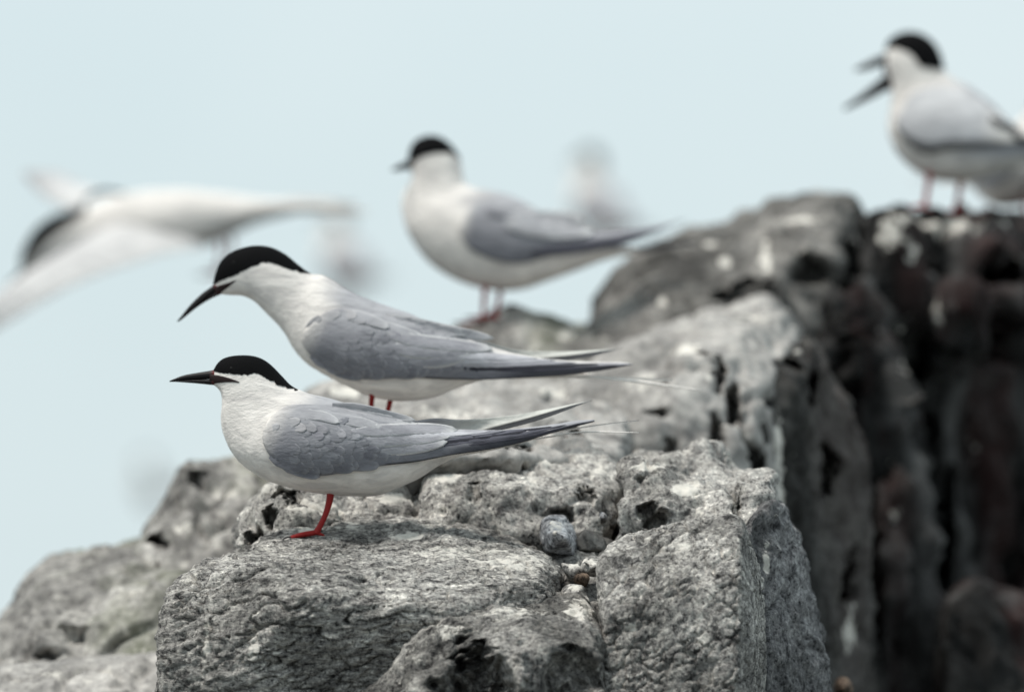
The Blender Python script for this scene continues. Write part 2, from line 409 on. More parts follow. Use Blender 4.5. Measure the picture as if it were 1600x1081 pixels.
top_block = rock('boulder', [[
    (972, 800, 7.35), (980, 735, 7.37), (1000, 718, 7.39), (1052, 714, 7.43), (1085, 716, 7.45), (1100, 720, 7.45), (1140, 742, 7.43), (1160, 760, 7.37), (1160, 850, 7.31),
    (975, 900, 7.35), (1000, 714, 7.65), (1130, 730, 7.65), (1160, 900, 7.65), (980, 900, 7.65)],
    [(1062, 722, 7.45), (1088, 704, 7.49), (1112, 698, 7.51), (1130, 708, 7.51), (1148, 742, 7.47), (1066, 760, 7.45), (1140, 770, 7.45), (1090, 706, 7.65), (1120, 700, 7.65), (1150, 760, 7.65), (1062, 760, 7.65)],
    [(1138, 748, 7.36), (1172, 744, 7.33), (1204, 745, 7.33), (1212, 775, 7.34), (1206, 820, 7.32), (1160, 850, 7.30), (1140, 800, 7.32), (1140, 746, 7.6), (1206, 748, 7.6), (1210, 840, 7.6), (1140, 850, 7.6)]],
    0.0021, st_rubble, M['pale'], 53, 3,
    dents=[(1152, 790, 7.33, 7, 30, .02), (1012, 802, 7.3, 28, 12, .035), (1034, 818, 7.3, 24, 12, .05), (1005, 752, 7.3, 14, 5, .010)],
    guano_toplight=[(1075, 765, 7.35, 34, 16, .42), (1130, 770, 7.3, 18, 26, .36), (1012, 728, 7.35, 36, 8, .36), (1000, 805, 7.3, 10, 8, .4)])
tag(top_block, 'crumbling pale rock with a small peak and white crusts behind the granite block', 'rock')

wedge = rock('boulder', [[
    (1040, 800, 7.35), (1052, 770, 7.36), (1080, 758, 7.38), (1120, 760, 7.36), (1148, 788, 7.32), (1152, 825, 7.30), (1045, 830, 7.32),
    (1060, 765, 7.48), (1140, 775, 7.48), (1150, 830, 7.48), (1045, 830, 7.48)]], 0.0020, st_rubble, M['pale'], 57, 4, amp=.6,
    guano_toplight=[(1075, 772, 7.3, 28, 12, .5), (1090, 795, 7.25, 16, 12, .2)])
tag(wedge, 'small whitish wedge of rock lodged just above the granite block', 'rock')

back_slab = rock('boulder', [[
    (655, 775, 7.39), (672, 752, 7.43), (738, 716, 7.51), (800, 708, 7.53), (900, 708, 7.53), (948, 714, 7.51), (964, 740, 7.47), (966, 790, 7.41), (950, 830, 7.37),
    (650, 840, 7.37), (760, 760, 7.38), (930, 770, 7.38), (690, 735, 7.68), (760, 704, 7.73), (930, 706, 7.73), (968, 760, 7.73), (650, 880, 7.73), (960, 880, 7.73), (660, 900, 7.43), (950, 900, 7.39)]],
    0.0022, st_rubble, M['pale'], 61, 6, amp=.8,
    dents=[(742, 770, 7.40, 10, 20, .02), (915, 770, 7.40, 22, 16, .022), (880, 805, 7.40, 26, 14, .04)],
    guano_toplight=[(800, 725, 7.55, 110, 14, .34), (700, 752, 7.5, 40, 12, .36), (830, 760, 7.5, 16, 22, .25), (938, 740, 7.5, 18, 24, .3)])
tag(back_slab, 'broad pale rock ledge under the wing tips of the nearest tern', 'rock')

left_nub = rock('boulder', [[
    (362, 850, 7.37), (374, 812, 7.39), (398, 782, 7.41), (420, 760, 7.43), (438, 756, 7.43), (500, 766, 7.41), (580, 772, 7.43), (670, 765, 7.45), (690, 830, 7.39),
    (470, 800, 7.35), (420, 860, 7.35), (400, 900, 7.35), (690, 900, 7.39), (430, 752, 7.63), (680, 760, 7.68), (380, 900, 7.63), (690, 900, 7.68)]],
    0.0021, st_rubble, M['pale'], 67, 4,
    dents=[(452, 780, 7.46, 24, 12, .045), (430, 815, 7.44, 12, 18, .045), (396, 838, 7.44, 17, 15, .045), (490, 775, 7.46, 12, 7, .03), (520, 772, 7.46, 8, 5, .03), (462, 792, 7.46, 10, 7, .03)],
    guano_toplight=[(420, 772, 7.5, 22, 14, .34), (500, 800, 7.45, 60, 20, .28), (620, 785, 7.5, 40, 14, .36)])
tag(left_nub, 'pale rock full of black holes below the breast of the nearest tern', 'rock')

flat = rock('stone', [[
    (690, 832, 7.46), (715, 806, 7.44), (750, 797, 7.43), (800, 798, 7.42), (852, 806, 7.41), (866, 826, 7.38), (850, 850, 7.36), (760, 848, 7.38),
    (750, 792, 7.52), (850, 800, 7.5), (700, 850, 7.5), (860, 860, 7.5)]], 0.0020, st_gneiss, M['gneiss'], 71, 3, amp=.9)
tag(flat, 'flat dark streaked stone lying behind the big boulder', 'stone')

quartz = rock('stone', [[
    (846, 812, 7.34), (862, 804, 7.35), (884, 806, 7.36), (897, 822, 7.36), (902, 845, 7.34), (896, 868, 7.32), (858, 862, 7.31), (846, 835, 7.31),
    (868, 830, 7.28), (885, 840, 7.28), (860, 810, 7.42), (890, 815, 7.44), (900, 866, 7.42), (850, 866, 7.42)]], 0.0018, st_rubble, M['quartz'], 73, 5, amp=.35,
    guano_toplight=[(868, 822, 7.3, 16, 18, .25)])
tag(quartz, 'rounded blue white stone in the gap beside the flat dark stone', 'stone')

rub = random.Random(4)
rub_lab = ['pale angular stone wedged below the blue white stone', 'grey stone at the head of the narrow gap', 'whitish crumbly stone against the granite block',
           'small rusty stone in the gap beside the granite block', 'small pale stone low in the narrow gap', 'grey stone under the broad pale ledge',
           'little white stone lying below the broad pale ledge']
for i, (px, py, d, r, h, mt) in enumerate([(890, 892, 7.26, 22, 24, 'pale'), (925, 850, 7.36, 40, 22, 'boulder'), (922, 886, 7.24, 24, 17, 'pale'), (908, 908, 7.22, 13, 9, 'rust'),
                                        (897, 925, 7.18, 17, 14, 'pale'), (940, 815, 7.42, 30, 16, 'porous'), (938, 808, 7.40, 17, 10, 'quartz')]):
    pts = []
    for k in range(16):
        a = rub.uniform(0, 6.283); e = rub.uniform(-1, 1); q = math.sqrt(1 - e * e); f = rub.uniform(.8, 1.15)
        pts.append((px + r * f * math.cos(a) * q, py - h * f * e, d + 0.03 * f * math.sin(a) * q))
    o = rock('stone', [pts], 0.0019, st_rubble, M[mt], 80 + i, 2, amp=.45, guano_toplight=[(px, py - h * .5, d, r, h * .6, .3)] if mt == 'pale' else ())
    tag(o, rub_lab[i], 'stone')

gap_rock = rock('boulder', [[(860, 870, 7.34), (900, 862, 7.36), (968, 860, 7.36), (975, 900, 7.30), (860, 910, 7.26), (900, 945, 7.20), (960, 950, 7.20), (850, BOT, 7.2), (970, BOT, 7.2), (850, 870, 7.6), (975, 870, 7.6), (850, BOT, 7.6), (975, BOT, 7.6)]],
    0.0024, st_rubble, M['porous'], 93, 3, amp=.8)
tag(gap_rock, 'shadowed crumbly rock filling the narrow gap beside the granite block', 'rock')

# soft rocks farther back on the left
left_rock = rock('boulder', [[
    (-60, 1060, 7.85), (5, 1015, 7.85), (38, 935, 7.88), (62, 908, 7.9), (130, 884, 7.92), (215, 862, 7.95), (300, 850, 8.0), (420, 850, 8.0), (60, 960, 7.8), (250, 930, 7.78), (-60, BOT, 7.7), (420, BOT, 7.7),
    (-60, 1060, 8.3), (60, 900, 8.3), (300, 840, 8.3), (420, BOT, 8.3), (-60, BOT, 8.3)]], 0.0042, st_soft, M['lichen'], 101, 5,
    dents=[(75, 1025, 7.8, 26, 9, .03), (118, 990, 7.8, 26, 18, .02)],
    guano_toplight=[(130, 955, 7.8, 60, 30, .12), (210, 930, 7.8, 50, 24, .16), (220, 1000, 7.8, 40, 40, .13)])
tag(left_rock, 'blurred lichen spotted boulder at the lower left edge', 'rock')
left_top = rock('boulder', [[
    (215, 860, 7.98), (236, 812, 8.0), (262, 786, 8.02), (270, 752, 8.04), (290, 732, 8.06), (335, 716, 8.08), (400, 708, 8.1), (480, 720, 8.1), (300, 800, 7.95), (230, 900, 7.92), (480, 900, 7.9),
    (290, 728, 8.4), (480, 712, 8.4), (230, 900, 8.4), (480, 900, 8.4)]], 0.0042, st_soft, M['lichen'], 103, 5,
    dents=[(245, 845, 7.95, 22, 12, .06), (300, 745, 7.95, 20, 12, .03)], guano_toplight=[(350, 770, 8, 50, 16, .25), (290, 830, 8, 40, 14, .25)])
tag(left_top, 'blurred stepped rock rising behind the breast of the nearest tern', 'rock')
left_low = rock('boulder', [[
    (-60, 1060, 7.62), (60, 1046, 7.62), (170, 1038, 7.62), (262, 1030, 7.6), (-60, BOT, 7.5), (280, BOT, 7.5), (-60, 1050, 7.8), (262, 1010, 7.8), (280, BOT, 7.8), (-60, BOT, 7.8)]],
    0.0036, st_soft, M['soft_pale'], 107, 5, amp=.6, guano_toplight=[(60, 1060, 7.6, 160, 24, .15), (200, 1050, 7.6, 60, 20, .18)])
tag(left_low, 'pale blurred rock shelf in the bottom left corner', 'rock')

# the shelf the second bird stands on, and the pale outcrop that climbs to the right
shelf = rock('boulder', [[
    (480, 715, 7.44), (620, 708, 7.40), (800, 712, 7.44), (960, 722, 7.56), (478, 640, 7.85), (498, 616, 8.02), (560, 596, 8.08), (700, 598, 8.10), (840, 600, 8.10), (990, 620, 8.12),
    (470, 900, 7.55), (990, 900, 7.6), (480, 620, 8.4), (990, 600, 8.4), (480, 900, 8.4), (990, 900, 8.4)]], 0.0042, st_soft, M['soft_pale'], 113, 5,
    dents=[(800, 700, 7.5, 40, 10, .05), (890, 685, 7.6, 30, 9, .03)],
    guano_toplight=[(870, 612, 8.0, 40, 16, .45), (540, 612, 8, 40, 14, .4), (700, 650, 7.8, 90, 26, .22)])
tag(shelf, 'pale blurred rock shelf between the two nearest terns', 'rock')
outcrop = rock('boulder', [[
    (840, 640, 7.98), (900, 590, 8.02), (980, 546, 8.08), (1040, 520, 8.12), (1110, 503, 8.15), (1150, 482, 8.18), (1182, 470, 8.2), (1208, 474, 8.2), (1228, 496, 8.2), (1252, 514, 8.2),
    (1090, 560, 8.0), (1120, 590, 7.98), (1180, 640, 7.98), (960, 740, 7.9), (1130, 740, 7.92), (900, 720, 7.9), (1180, 760, 7.98),
    (980, 540, 8.6), (1200, 466, 8.6), (1250, 520, 8.6), (1180, 900, 8.6), (900, 900, 8.6), (900, 900, 7.9), (1170, 900, 7.96)]],
    0.0055, st_soft, M['soft_pale'], 127, 5,
    dents=[(1124, 585, 8.0, 10, 30, .06), (1148, 630, 8.0, 15, 40, .07), (1118, 690, 8.0, 9, 50, .06), (1026, 642, 7.95, 26, 7, .05), (1095, 556, 8.0, 10, 8, .05), (1230, 570, 8.1, 26, 8, .09), (1050, 700, 7.95, 12, 20, .04),
           (1175, 745, 8, 12, 50, .08), (1330, 900, 8.2, 14, 40, .08), (1165, 690, 8, 7, 40, .06)],
    guano_toplight=[(1075, 545, 8.05, 30, 14, .4), (1180, 490, 8.1, 40, 14, .25), (1000, 600, 8, 60, 24, .2), (1218, 690, 8.0, 8, 70, .5), (1222, 760, 8.0, 8, 40, .45), (1110, 590, 8, 5, 20, .5)])
tag(outcrop, 'pale blurred outcrop with dark upright cracks behind the wing tips', 'rock')
wall = rock('boulder', [
    [(1150, 680, 8.02), (1195, 610, 8.10), (1232, 560, 8.16), (1256, 528, 8.18), (1288, 545, 8.22), (1180, 660, 8.0), (1205, 760, 8.02), (1260, 900, 8.06), (1300, 1100, 8.1), (1320, BOT, 8.12), (1200, BOT, 8.0),
     (1340, 760, 8.3), (1310, 640, 8.28), (1360, 1000, 8.3), (1380, BOT, 8.35), (1250, 520, 8.7), (1380, BOT, 8.7), (1200, BOT, 8.7)]],
    0.0060, st_soft, M['face'], 129, 4, amp=1.2,
    dents=[(1230, 575, 8.1, 30, 9, .09), (1265, 610, 8.15, 10, 40, .08), (1330, 900, 8.2, 16, 50, .10), (1290, 740, 8.15, 12, 60, .08), (1345, 640, 8.2, 16, 50, .1)],
    guano_toplight=[(1190, 490, 8.1, 44, 16, .20), (1218, 690, 8.0, 9, 70, .42), (1222, 770, 8.0, 9, 50, .40), (1300, 720, 8.1, 8, 40, .25), (1330, 985, 8.2, 12, 50, .35), (1240, 540, 8.1, 20, 12, .2)])
tag(wall, 'grey upright rock wall with pale vertical streaks right of the blue grey slab', 'rock')
perch = rock('boulder', [[
    (690, 525, 8.62), (740, 510, 8.60), (768, 496, 8.62), (790, 484, 8.64), (820, 492, 8.66), (850, 502, 8.66), (880, 522, 8.66), (930, 520, 8.66), (960, 540, 8.6), (690, 620, 8.5), (960, 620, 8.5),
    (700, 520, 8.9), (790, 482, 8.9), (940, 520, 8.9), (690, 640, 8.9), (960, 640, 8.9)]], 0.0055, st_soft, M['lichen'], 131, 4, amp=.8, guano_toplight=[(790, 492, 8.6, 22, 12, .3), (885, 522, 8.6, 24, 12, .25)])
tag(perch, 'small blurred grey hump of rock under the feet of the upright tern', 'rock')
back_boulder = rock('boulder', [[
    (915, 545, 8.62), (945, 492, 8.66), (966, 440, 8.70), (1000, 404, 8.74), (1058, 380, 8.78), (1112, 356, 8.80), (1165, 346, 8.82), (1080, 460, 8.58), (1220, 450, 8.58), (960, 620, 8.56), (1250, 620, 8.58),
    (960, 430, 9.12), (1060, 372, 9.12), (1180, 340, 9.12), (920, 620, 9.12), (1250, 620, 9.12), (1230, 400, 8.72), (1240, 360, 8.82)],
    [(1150, 352, 8.82), (1192, 332, 8.80), (1250, 322, 8.78), (1302, 314, 8.78), (1324, 324, 8.80), (1344, 352, 8.84), (1366, 392, 8.92), (1200, 420, 8.66), (1300, 420, 8.68), (1380, 600, 8.87), (1200, 600, 8.62),
     (1340, 600, 8.72), (1200, 326, 9.12), (1310, 310, 9.12), (1380, 420, 9.22), (1380, 620, 9.22), (1160, 620, 9.22)]],
    0.0060, st_soft, M['boulder'], 139, 5, amp=1.1,
    dents=[(1230, 345, 8.6, 16, 12, .06), (1180, 445, 8.5, 60, 26, .05), (1320, 400, 8.6, 14, 60, .10), (1270, 420, 8.6, 40, 24, .06)],
    guano_toplight=[(1200, 390, 8.6, 9, 46, .45), (1260, 325, 8.6, 50, 9, .3), (1110, 362, 8.6, 50, 9, .25), (1135, 400, 8.6, 14, 10, .35), (1040, 460, 8.5, 12, 14, .3)])
tag(back_boulder, 'dark rounded boulder crowning the rocks, tail of the standing tern points at it', 'rock')

# the shadowy cliff on the right, leaning out over its own foot
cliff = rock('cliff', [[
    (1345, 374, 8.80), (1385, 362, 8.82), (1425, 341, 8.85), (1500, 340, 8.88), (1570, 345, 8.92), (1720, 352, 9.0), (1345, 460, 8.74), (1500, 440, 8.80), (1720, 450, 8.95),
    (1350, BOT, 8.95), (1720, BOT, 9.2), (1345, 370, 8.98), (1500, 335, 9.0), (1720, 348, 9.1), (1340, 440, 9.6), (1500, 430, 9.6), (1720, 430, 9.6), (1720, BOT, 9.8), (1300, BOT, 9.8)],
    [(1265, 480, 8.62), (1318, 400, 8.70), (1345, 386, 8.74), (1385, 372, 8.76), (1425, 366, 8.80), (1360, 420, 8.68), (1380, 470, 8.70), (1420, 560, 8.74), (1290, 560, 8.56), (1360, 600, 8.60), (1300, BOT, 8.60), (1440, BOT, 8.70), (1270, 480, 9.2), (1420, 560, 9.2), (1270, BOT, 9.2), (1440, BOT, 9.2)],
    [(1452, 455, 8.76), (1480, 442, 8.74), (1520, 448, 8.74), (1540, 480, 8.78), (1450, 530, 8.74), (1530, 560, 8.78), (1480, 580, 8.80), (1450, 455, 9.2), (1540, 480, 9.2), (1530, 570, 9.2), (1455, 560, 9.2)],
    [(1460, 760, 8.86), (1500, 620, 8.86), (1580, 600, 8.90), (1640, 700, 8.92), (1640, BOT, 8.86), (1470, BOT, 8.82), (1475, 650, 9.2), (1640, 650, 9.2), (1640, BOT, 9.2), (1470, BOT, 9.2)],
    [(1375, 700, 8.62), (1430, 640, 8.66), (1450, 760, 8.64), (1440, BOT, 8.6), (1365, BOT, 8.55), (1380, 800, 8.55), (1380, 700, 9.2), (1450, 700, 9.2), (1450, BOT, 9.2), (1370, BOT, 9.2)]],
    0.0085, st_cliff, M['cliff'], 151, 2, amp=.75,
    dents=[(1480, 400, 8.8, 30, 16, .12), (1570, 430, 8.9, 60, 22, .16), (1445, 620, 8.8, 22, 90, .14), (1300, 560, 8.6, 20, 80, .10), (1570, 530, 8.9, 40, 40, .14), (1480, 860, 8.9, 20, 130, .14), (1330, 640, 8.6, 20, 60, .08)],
    guano_toplight=[(1412, 560, 8.7, 10, 120, .20), (1395, 800, 8.6, 9, 140, .18), (1530, 700, 8.8, 12, 90, .18), (1418, 400, 8.8, 18, 34, .28), (1480, 345, 8.85, 130, 22, .34), (1385, 370, 8.8, 36, 22, .34), (1470, 500, 8.75, 14, 36, .28), (1590, 405, 8.9, 30, 10, .28)])  # wide pale bands along the crest paint in the lit ledge top
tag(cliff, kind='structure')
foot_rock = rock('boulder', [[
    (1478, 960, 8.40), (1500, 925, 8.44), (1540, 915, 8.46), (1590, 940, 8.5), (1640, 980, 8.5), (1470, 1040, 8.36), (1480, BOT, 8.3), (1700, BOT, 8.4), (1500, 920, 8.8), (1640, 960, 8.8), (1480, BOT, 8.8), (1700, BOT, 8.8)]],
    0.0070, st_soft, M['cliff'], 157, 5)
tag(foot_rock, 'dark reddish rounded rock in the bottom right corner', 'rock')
crumb = rock('stone', [[(1304, 1070, 7.7), (1312, 1058, 7.7), (1325, 1058, 7.7), (1334, 1072, 7.7), (1330, 1090, 7.7), (1305, 1090, 7.7), (1315, 1060, 7.76), (1330, 1090, 7.76), (1305, 1090, 7.76), (1318, 1075, 7.66)]],
    0.0022, st_rubble, M['rust'], 161, 2, amp=.3)
tag(crumb, 'small rusty brown stone at the bottom edge by the blue grey slab', 'stone')

# bulk of the islet below everything, down into the sea
islet = rock('islet', [[
    (-160, 1260, 7.15), (300, 1150, 7.25), (900, 1130, 7.25), (1280, 1230, 7.35), (1500, 1260, 8.4), (1800, 1260, 8.7), (-200, 1200, 8.4), (300, 1000, 8.4), (1000, 1010, 8.4), (1800, 1200, 9.6), (-100, 1100, 9.6),
    (-700, 3600, 6.6), (2200, 3600, 6.6), (-700, 3600, 10.6), (2400, 3600, 10.6)]], 0.022, st_cliff, M['face'], 171, 4, amp=.6)
tag(islet, kind='structure')

# ------------------------------------------------------------------ birds
WHITE = (0.80, 0.76, 0.72); GREY = (0.225, 0.230, 0.255); PALEGREY = (0.40, 0.40, 0.42); DARK = (0.085, 0.085, 0.105); SILVER = (0.30, 0.30, 0.335); BLACK = (0.012, 0.012, 0.014)
BILLBLACK = (0.008, 0.007, 0.008); BILLRED = (0.20, 0.012, 0.012)

def lerp(a, b, t): return tuple(x + (y - x) * t for x, y in zip(a, b))

def cr(pts, per):
    """Catmull-Rom through points (any dimension)."""
    P = np.array(pts, float); n = len(P); out = []
    for i in range(n - 1):
        p0, p1, p2, p3 = P[max(i - 1, 0)], P[i], P[i + 1], P[min(i + 2, n - 1)]
        for k in range(per):
            t = k / per
            out.append(0.5 * ((2 * p1) + (-p0 + p2) * t + (2 * p0 - 5 * p1 + 4 * p2 - p3) * t * t + (-p0 + 3 * p1 - 3 * p2 + p3) * t ** 3))
    out.append(P[-1]); return np.array(out)

def resample(pts, n):
    P = cr(pts, 8); L = np.concatenate([[0], np.cumsum(np.linalg.norm(np.diff(P, axis=0), axis=1))])
    u = np.linspace(0, L[-1], n)
    return np.stack([np.interp(u, L, P[:, k]) for k in range(P.shape[1])], 1)

def inside(poly, x, y):
    c = False; n = len(poly)
    for i in range(n):
        x1, y1 = poly[i]; x2, y2 = poly[i - 1]
        if (y1 > y) != (y2 > y) and x < (x2 - x1) * (y - y1) / (y2 - y1) + x1: c = not c
    return c

def set_col(me, cols):
    a = me.attributes.new('plumage', 'FLOAT_COLOR', 'POINT')
    a.data.foreach_set('color', np.array([(*c, 1) for c in cols], dtype=np.float32).ravel())

class Field:
    """lateral distance of a surface seen from the side: (px, py) -> metres from the bird's mid-plane"""
    def __init__(self, xy, val):
        self.kd = KDTree(len(xy)); self.v = val
        for i, p in enumerate(xy): self.kd.insert((p[0], p[1], 0), i)
        self.kd.balance()
    def __call__(self, x, y, k=6):
        s = w = 0.0
        for _, i, d in self.kd.find_n((x, y, 0), k):
            q = 1 / (d * d + 1.5); s += q * self.v[i]; w += q
        return s / w

class Bird:
    def __init__(self, name, label, group, root_px, d, mirror=False):
        self.px0, self.py0 = root_px; self.s = S(d); self.d = d
        self.root = bpy.data.objects.new(name, None); col.objects.link(self.root)
        self.root.location = at(root_px[0], root_px[1], d); self.root.empty_display_size = 0.03
        tag(self.root, label, 'bird', group)
    def L(self, px, py, y=0.0):
        return ((px - self.px0) / self.s, y, -(py - self.py0) / self.s)

    def body(self, tops, bots, wid, grey_from, grey_ang=1.25, per=7, m=44, name='body', nape=None, wob=0.9):
        """continuous head, neck and trunk"""
        st = np.concatenate([np.array(tops, float), np.array(bots, float), np.array(wid, float)[:, None]], 1)
        D = cr(st, per); D[:, 4] = np.maximum(D[:, 4], 1.0); self.D = D
        V, F, C, xy, val = [], [], [], [], []
        n = len(D)
        for i, (tx, ty, bx, by, w) in enumerate(D):
            for k in range(m):
                a = 2 * math.pi * k / m
                c, s_ = math.cos(a), math.sin(a)
                x = (tx + bx) / 2 + c * (tx - bx) / 2; y = (ty + by) / 2 + c * (ty - by) / 2
                yy = w * math.copysign(abs(s_) ** 0.92, s_) / self.s
                V.append(self.L(x, y, -yy))
                ang = a if a <= math.pi else 2 * math.pi - a
                f = i / per
                gm = float(smoothstep(grey_from, grey_from + 2.2, np.array(f))) * float(1 - smoothstep(grey_ang - .25, grey_ang + .25, np.array(ang)))
                C.append(lerp(WHITE, PALEGREY, gm))
                if a <= math.pi: xy.append((x, y)); val.append(abs(yy))
        for i in range(n - 1):
            for k in range(m):
                F.append((i * m + k, i * m + (k + 1) % m, (i + 1) * m + (k + 1) % m, (i + 1) * m + k))
        F.append(tuple(range(m - 1, -1, -1))); F.append(tuple((n - 1) * m + k for k in range(m)))
        # light feather unevenness
        A = np.array(V); Nn = A - A.mean(0)
        dis = fbm(A / np.array([0.03, 0.02, 0.016]) + self.px0, 3, .55, 7) * (wob / 1000.0)
        idx = np.arange(len(A)) // m
        dis = dis * np.clip((idx / per - 6.5) / 3.0, 0.12, 1)
        cen = np.stack([A[idx == i].mean(0) for i in range(n)])[idx]
        dv = A - cen; ln = np.linalg.norm(dv, axis=1) + 1e-9
        A = A + dv / ln[:, None] * dis[:, None]
        me = mesh_from(name, A, F); set_col(me, C)
        self.field = Field(xy, val)
        return link(name, me, self.root, M['plumage'])

    def cap(self, lower, closing, m=25, last=None):
        poly = list(lower) + list(closing)
        V, F = [], []; rows = 0; rng = random.Random(3)
        for (tx, ty, bx, by, w) in self.D[:last]:
            t, ok = 0.0, False
            while t < 1 and inside(poly, tx + (bx - tx) * (t + .004), ty + (by - ty) * (t + .004)): t += .004; ok = True
            if not ok:
                if rows: break
                continue
            t = min(1, max(0.002, t + rng.uniform(-.016, .016)))
            ac = math.acos(1 - 2 * t)
            for k in range(m):
                a = -ac + 2 * ac * k / (m - 1); c, s_ = math.cos(a), math.sin(a)
                e = 1 + 0.9 / max(6, math.hypot(tx - bx, ty - by) / 2)
                x = (tx + bx) / 2 + c * (tx - bx) / 2 * e; y = (ty + by) / 2 + c * (ty - by) / 2 * e
                V.append(self.L(x, y, -(w * math.copysign(abs(s_) ** 0.92, s_) + (0.7 if s_ > 0 else -0.7) * min(1, abs(s_) * 4)) / self.s))
            rows += 1
        for i in range(rows - 1):
            for k in range(m - 1): F.append((i * m + k, i * m + k + 1, (i + 1) * m + k + 1, (i + 1) * m + k))
        F.append(tuple(range(m)))
        me = mesh_from('cap', V, F)
        return link('cap', me, self.root, M['cap'])

    def bill(self, name, uppers, lowers, wid, red=0.0, per=5, m=14, ydir=0.0, redcol=BILLRED):
        """one mandible, base to tip; ydir leans the tip towards (-) or away from the camera, in metres"""
        st = np.concatenate([np.array(uppers, float), np.array(lowers, float), np.array(wid, float)[:, None]], 1)
        D = cr(st, per); V, F, C = [], [], []; n = len(D)
        for i, (tx, ty, bx, by, w) in enumerate(D):
            f = i / (n - 1)
            for k in range(m):
                a = 2 * math.pi * k / m; c, s_ = math.cos(a), math.sin(a)
                V.append(self.L((tx + bx) / 2 + c * (tx - bx) / 2, (ty + by) / 2 + c * (ty - by) / 2, -w * s_ / self.s + ydir * f))
                C.append(lerp(redcol, BILLBLACK, float(smoothstep(red * .45, red + 1e-3, np.array(f)))))
        for i in range(n - 1):
            for k in range(m): F.append((i * m + k, i * m + (k + 1) % m, (i + 1) * m + (k + 1) % m, (i + 1) * m + k))
        F.append(tuple(range(m - 1, -1, -1))); F.append(tuple((n - 1) * m + k for k in range(m)))
        me = mesh_from(name, V, F); set_col(me, C)
        return link(name, me, self.root, M['bill'])

    def wing(self, U, Lo, side, floor, colf, n=64, m=18, lift=0.002, name='wing', tilt=0.0):
        U = resample(U, n); Lo = resample(Lo, n)
        G = np.zeros((n, m, 2)); Y = np.zeros((n, m))
        for i in range(n):
            for j in range(m):
                t = j / (m - 1)
                p = U[i] * (1 - t) + Lo[i] * t; G[i, j] = p
                s_ = i / (n - 1)
                fl = np.interp(s_, [a for a, b in floor], [b for a, b in floor]) * (0.45 + 0.55 * math.sin(min(1, t * 1.25) * math.pi / 2))
                b = self.field(p[0], p[1]) + lift
                Y[i, j] = max(b, fl) + tilt * (1 - t) * float(smoothstep(.45, .7, np.array(s_)))
        for _ in range(4):
            Z = Y.copy()
            Z[1:-1, 1:-1] = (Y[1:-1, 1:-1] * 2 + Y[:-2, 1:-1] + Y[2:, 1:-1] + Y[1:-1, :-2] + Y[1:-1, 2:]) / 6
            Y = np.maximum(Z, Y - 0.0012)
        V, F, C = [], [], []
        for lay in (0, 1):
            for i in range(n):
                for j in range(m):
                    e = math.sin(math.pi * min(1, max(0, (i + .5) / n * 3.0)) / 2) if i < n / 3 else 1
                    th = 0.0022 * e * (0.3 + 0.7 * math.sin(math.pi * (j + .4) / m)) + 0.0004
                    V.append(self.L(G[i, j, 0], G[i, j, 1], side * (Y[i, j] + (th if lay == 0 else -0.0006))))
                    C.append(colf(i / (n - 1), j / (m - 1)))
        o = n * m
        for i in range(n - 1):
            for j in range(m - 1):
                a, b, c, d = i * m + j, i * m + j + 1, (i + 1) * m + j + 1, (i + 1) * m + j
                F.append((a, b, c, d)); F.append((o + d, o + c, o + b, o + a))
        for i in range(n - 1):
            for j in (0, m - 1): F.append((i * m + j, (i + 1) * m + j, o + (i + 1) * m + j, o + i * m + j))
        for j in range(m - 1):
            for i in (0, n - 1): F.append((i * m + j, i * m + j + 1, o + i * m + j + 1, o + i * m + j))
        me = mesh_from(name, V, F); set_col(me, C)
        bm = bmesh.new(); bm.from_mesh(me); bmesh.ops.recalc_face_normals(bm, faces=bm.faces); bm.to_mesh(me); bm.free()
        w = link(name, me, self.root, M['plumage'])
        TH = np.array([[0.0022 * (math.sin(math.pi * min(1, (i + .5) / n * 3.0) / 2) if i < n / 3 else 1) * (0.3 + 0.7 * math.sin(math.pi * (j + .4) / m)) + 0.0004 for j in range(m)] for i in range(n)])
        self.wf = Field(G.reshape(-1, 2), (Y + TH).ravel()); return w

    def feather(self, name, line, hw, side, parent, surf, lift=0.0008, tip_lift=0.0, centre=GREY, edge=WHITE, upper=None, n=18, m=7, shape='point', thick=0.0004, edge_w=0.35, mat=None, camber=0.0006, sink=0.0):
        Ln = resample(line, n); T = np.gradient(Ln, axis=0); T /= np.linalg.norm(T, axis=1)[:, None] + 1e-9
        Nn = np.stack([-T[:, 1], T[:, 0]], 1)      # points to screen-down for a feather running right
        V, F, C = [], [], []
        for lay in (0, 1):
            for i in range(n):
                f = i / (n - 1)
                if shape == 'point': w = hw * min(1, f * 6 + .25) * (1 - f ** 2.6) ** 0.8 + 0.25
                elif shape == 'gape': w = hw * (1 - f) + 0.6
                elif shape == 'round': w = hw * min(1, f * 3 + .35) * math.sqrt(max(0.0, 1 - f ** 5)) + 0.2
                else: w = hw * (1 - 0.75 * f)
                for j in range(m):
                    v = 2 * j / (m - 1) - 1
                    p = Ln[i] + Nn[i] * v * w
                    y = surf(p[0], p[1]) + lift + sink * (f - 1) + tip_lift * f * f + camber * (1 - v * v)
                    V.append(self.L(p[0], p[1], side * (y - (thick if lay else 0))))
                    e = float(smoothstep(1 - edge_w, 1.0, np.array(abs(v))))
                    if shape == 'round': e = max(e, float(smoothstep(.82, 1, np.array(f))))
                    cc = lerp(centre, edge, e if v < 0 or upper is None else e * upper)
                    C.append(cc)
        o = n * m
        for i in range(n - 1):
            for j in range(m - 1):
                a, b, c, d = i * m + j, i * m + j + 1, (i + 1) * m + j + 1, (i + 1) * m + j
                F.append((a, b, c, d)); F.append((o + d, o + c, o + b, o + a))
            for j in (0, m - 1): F.append((i * m + j, (i + 1) * m + j, o + (i + 1) * m + j, o + i * m + j))
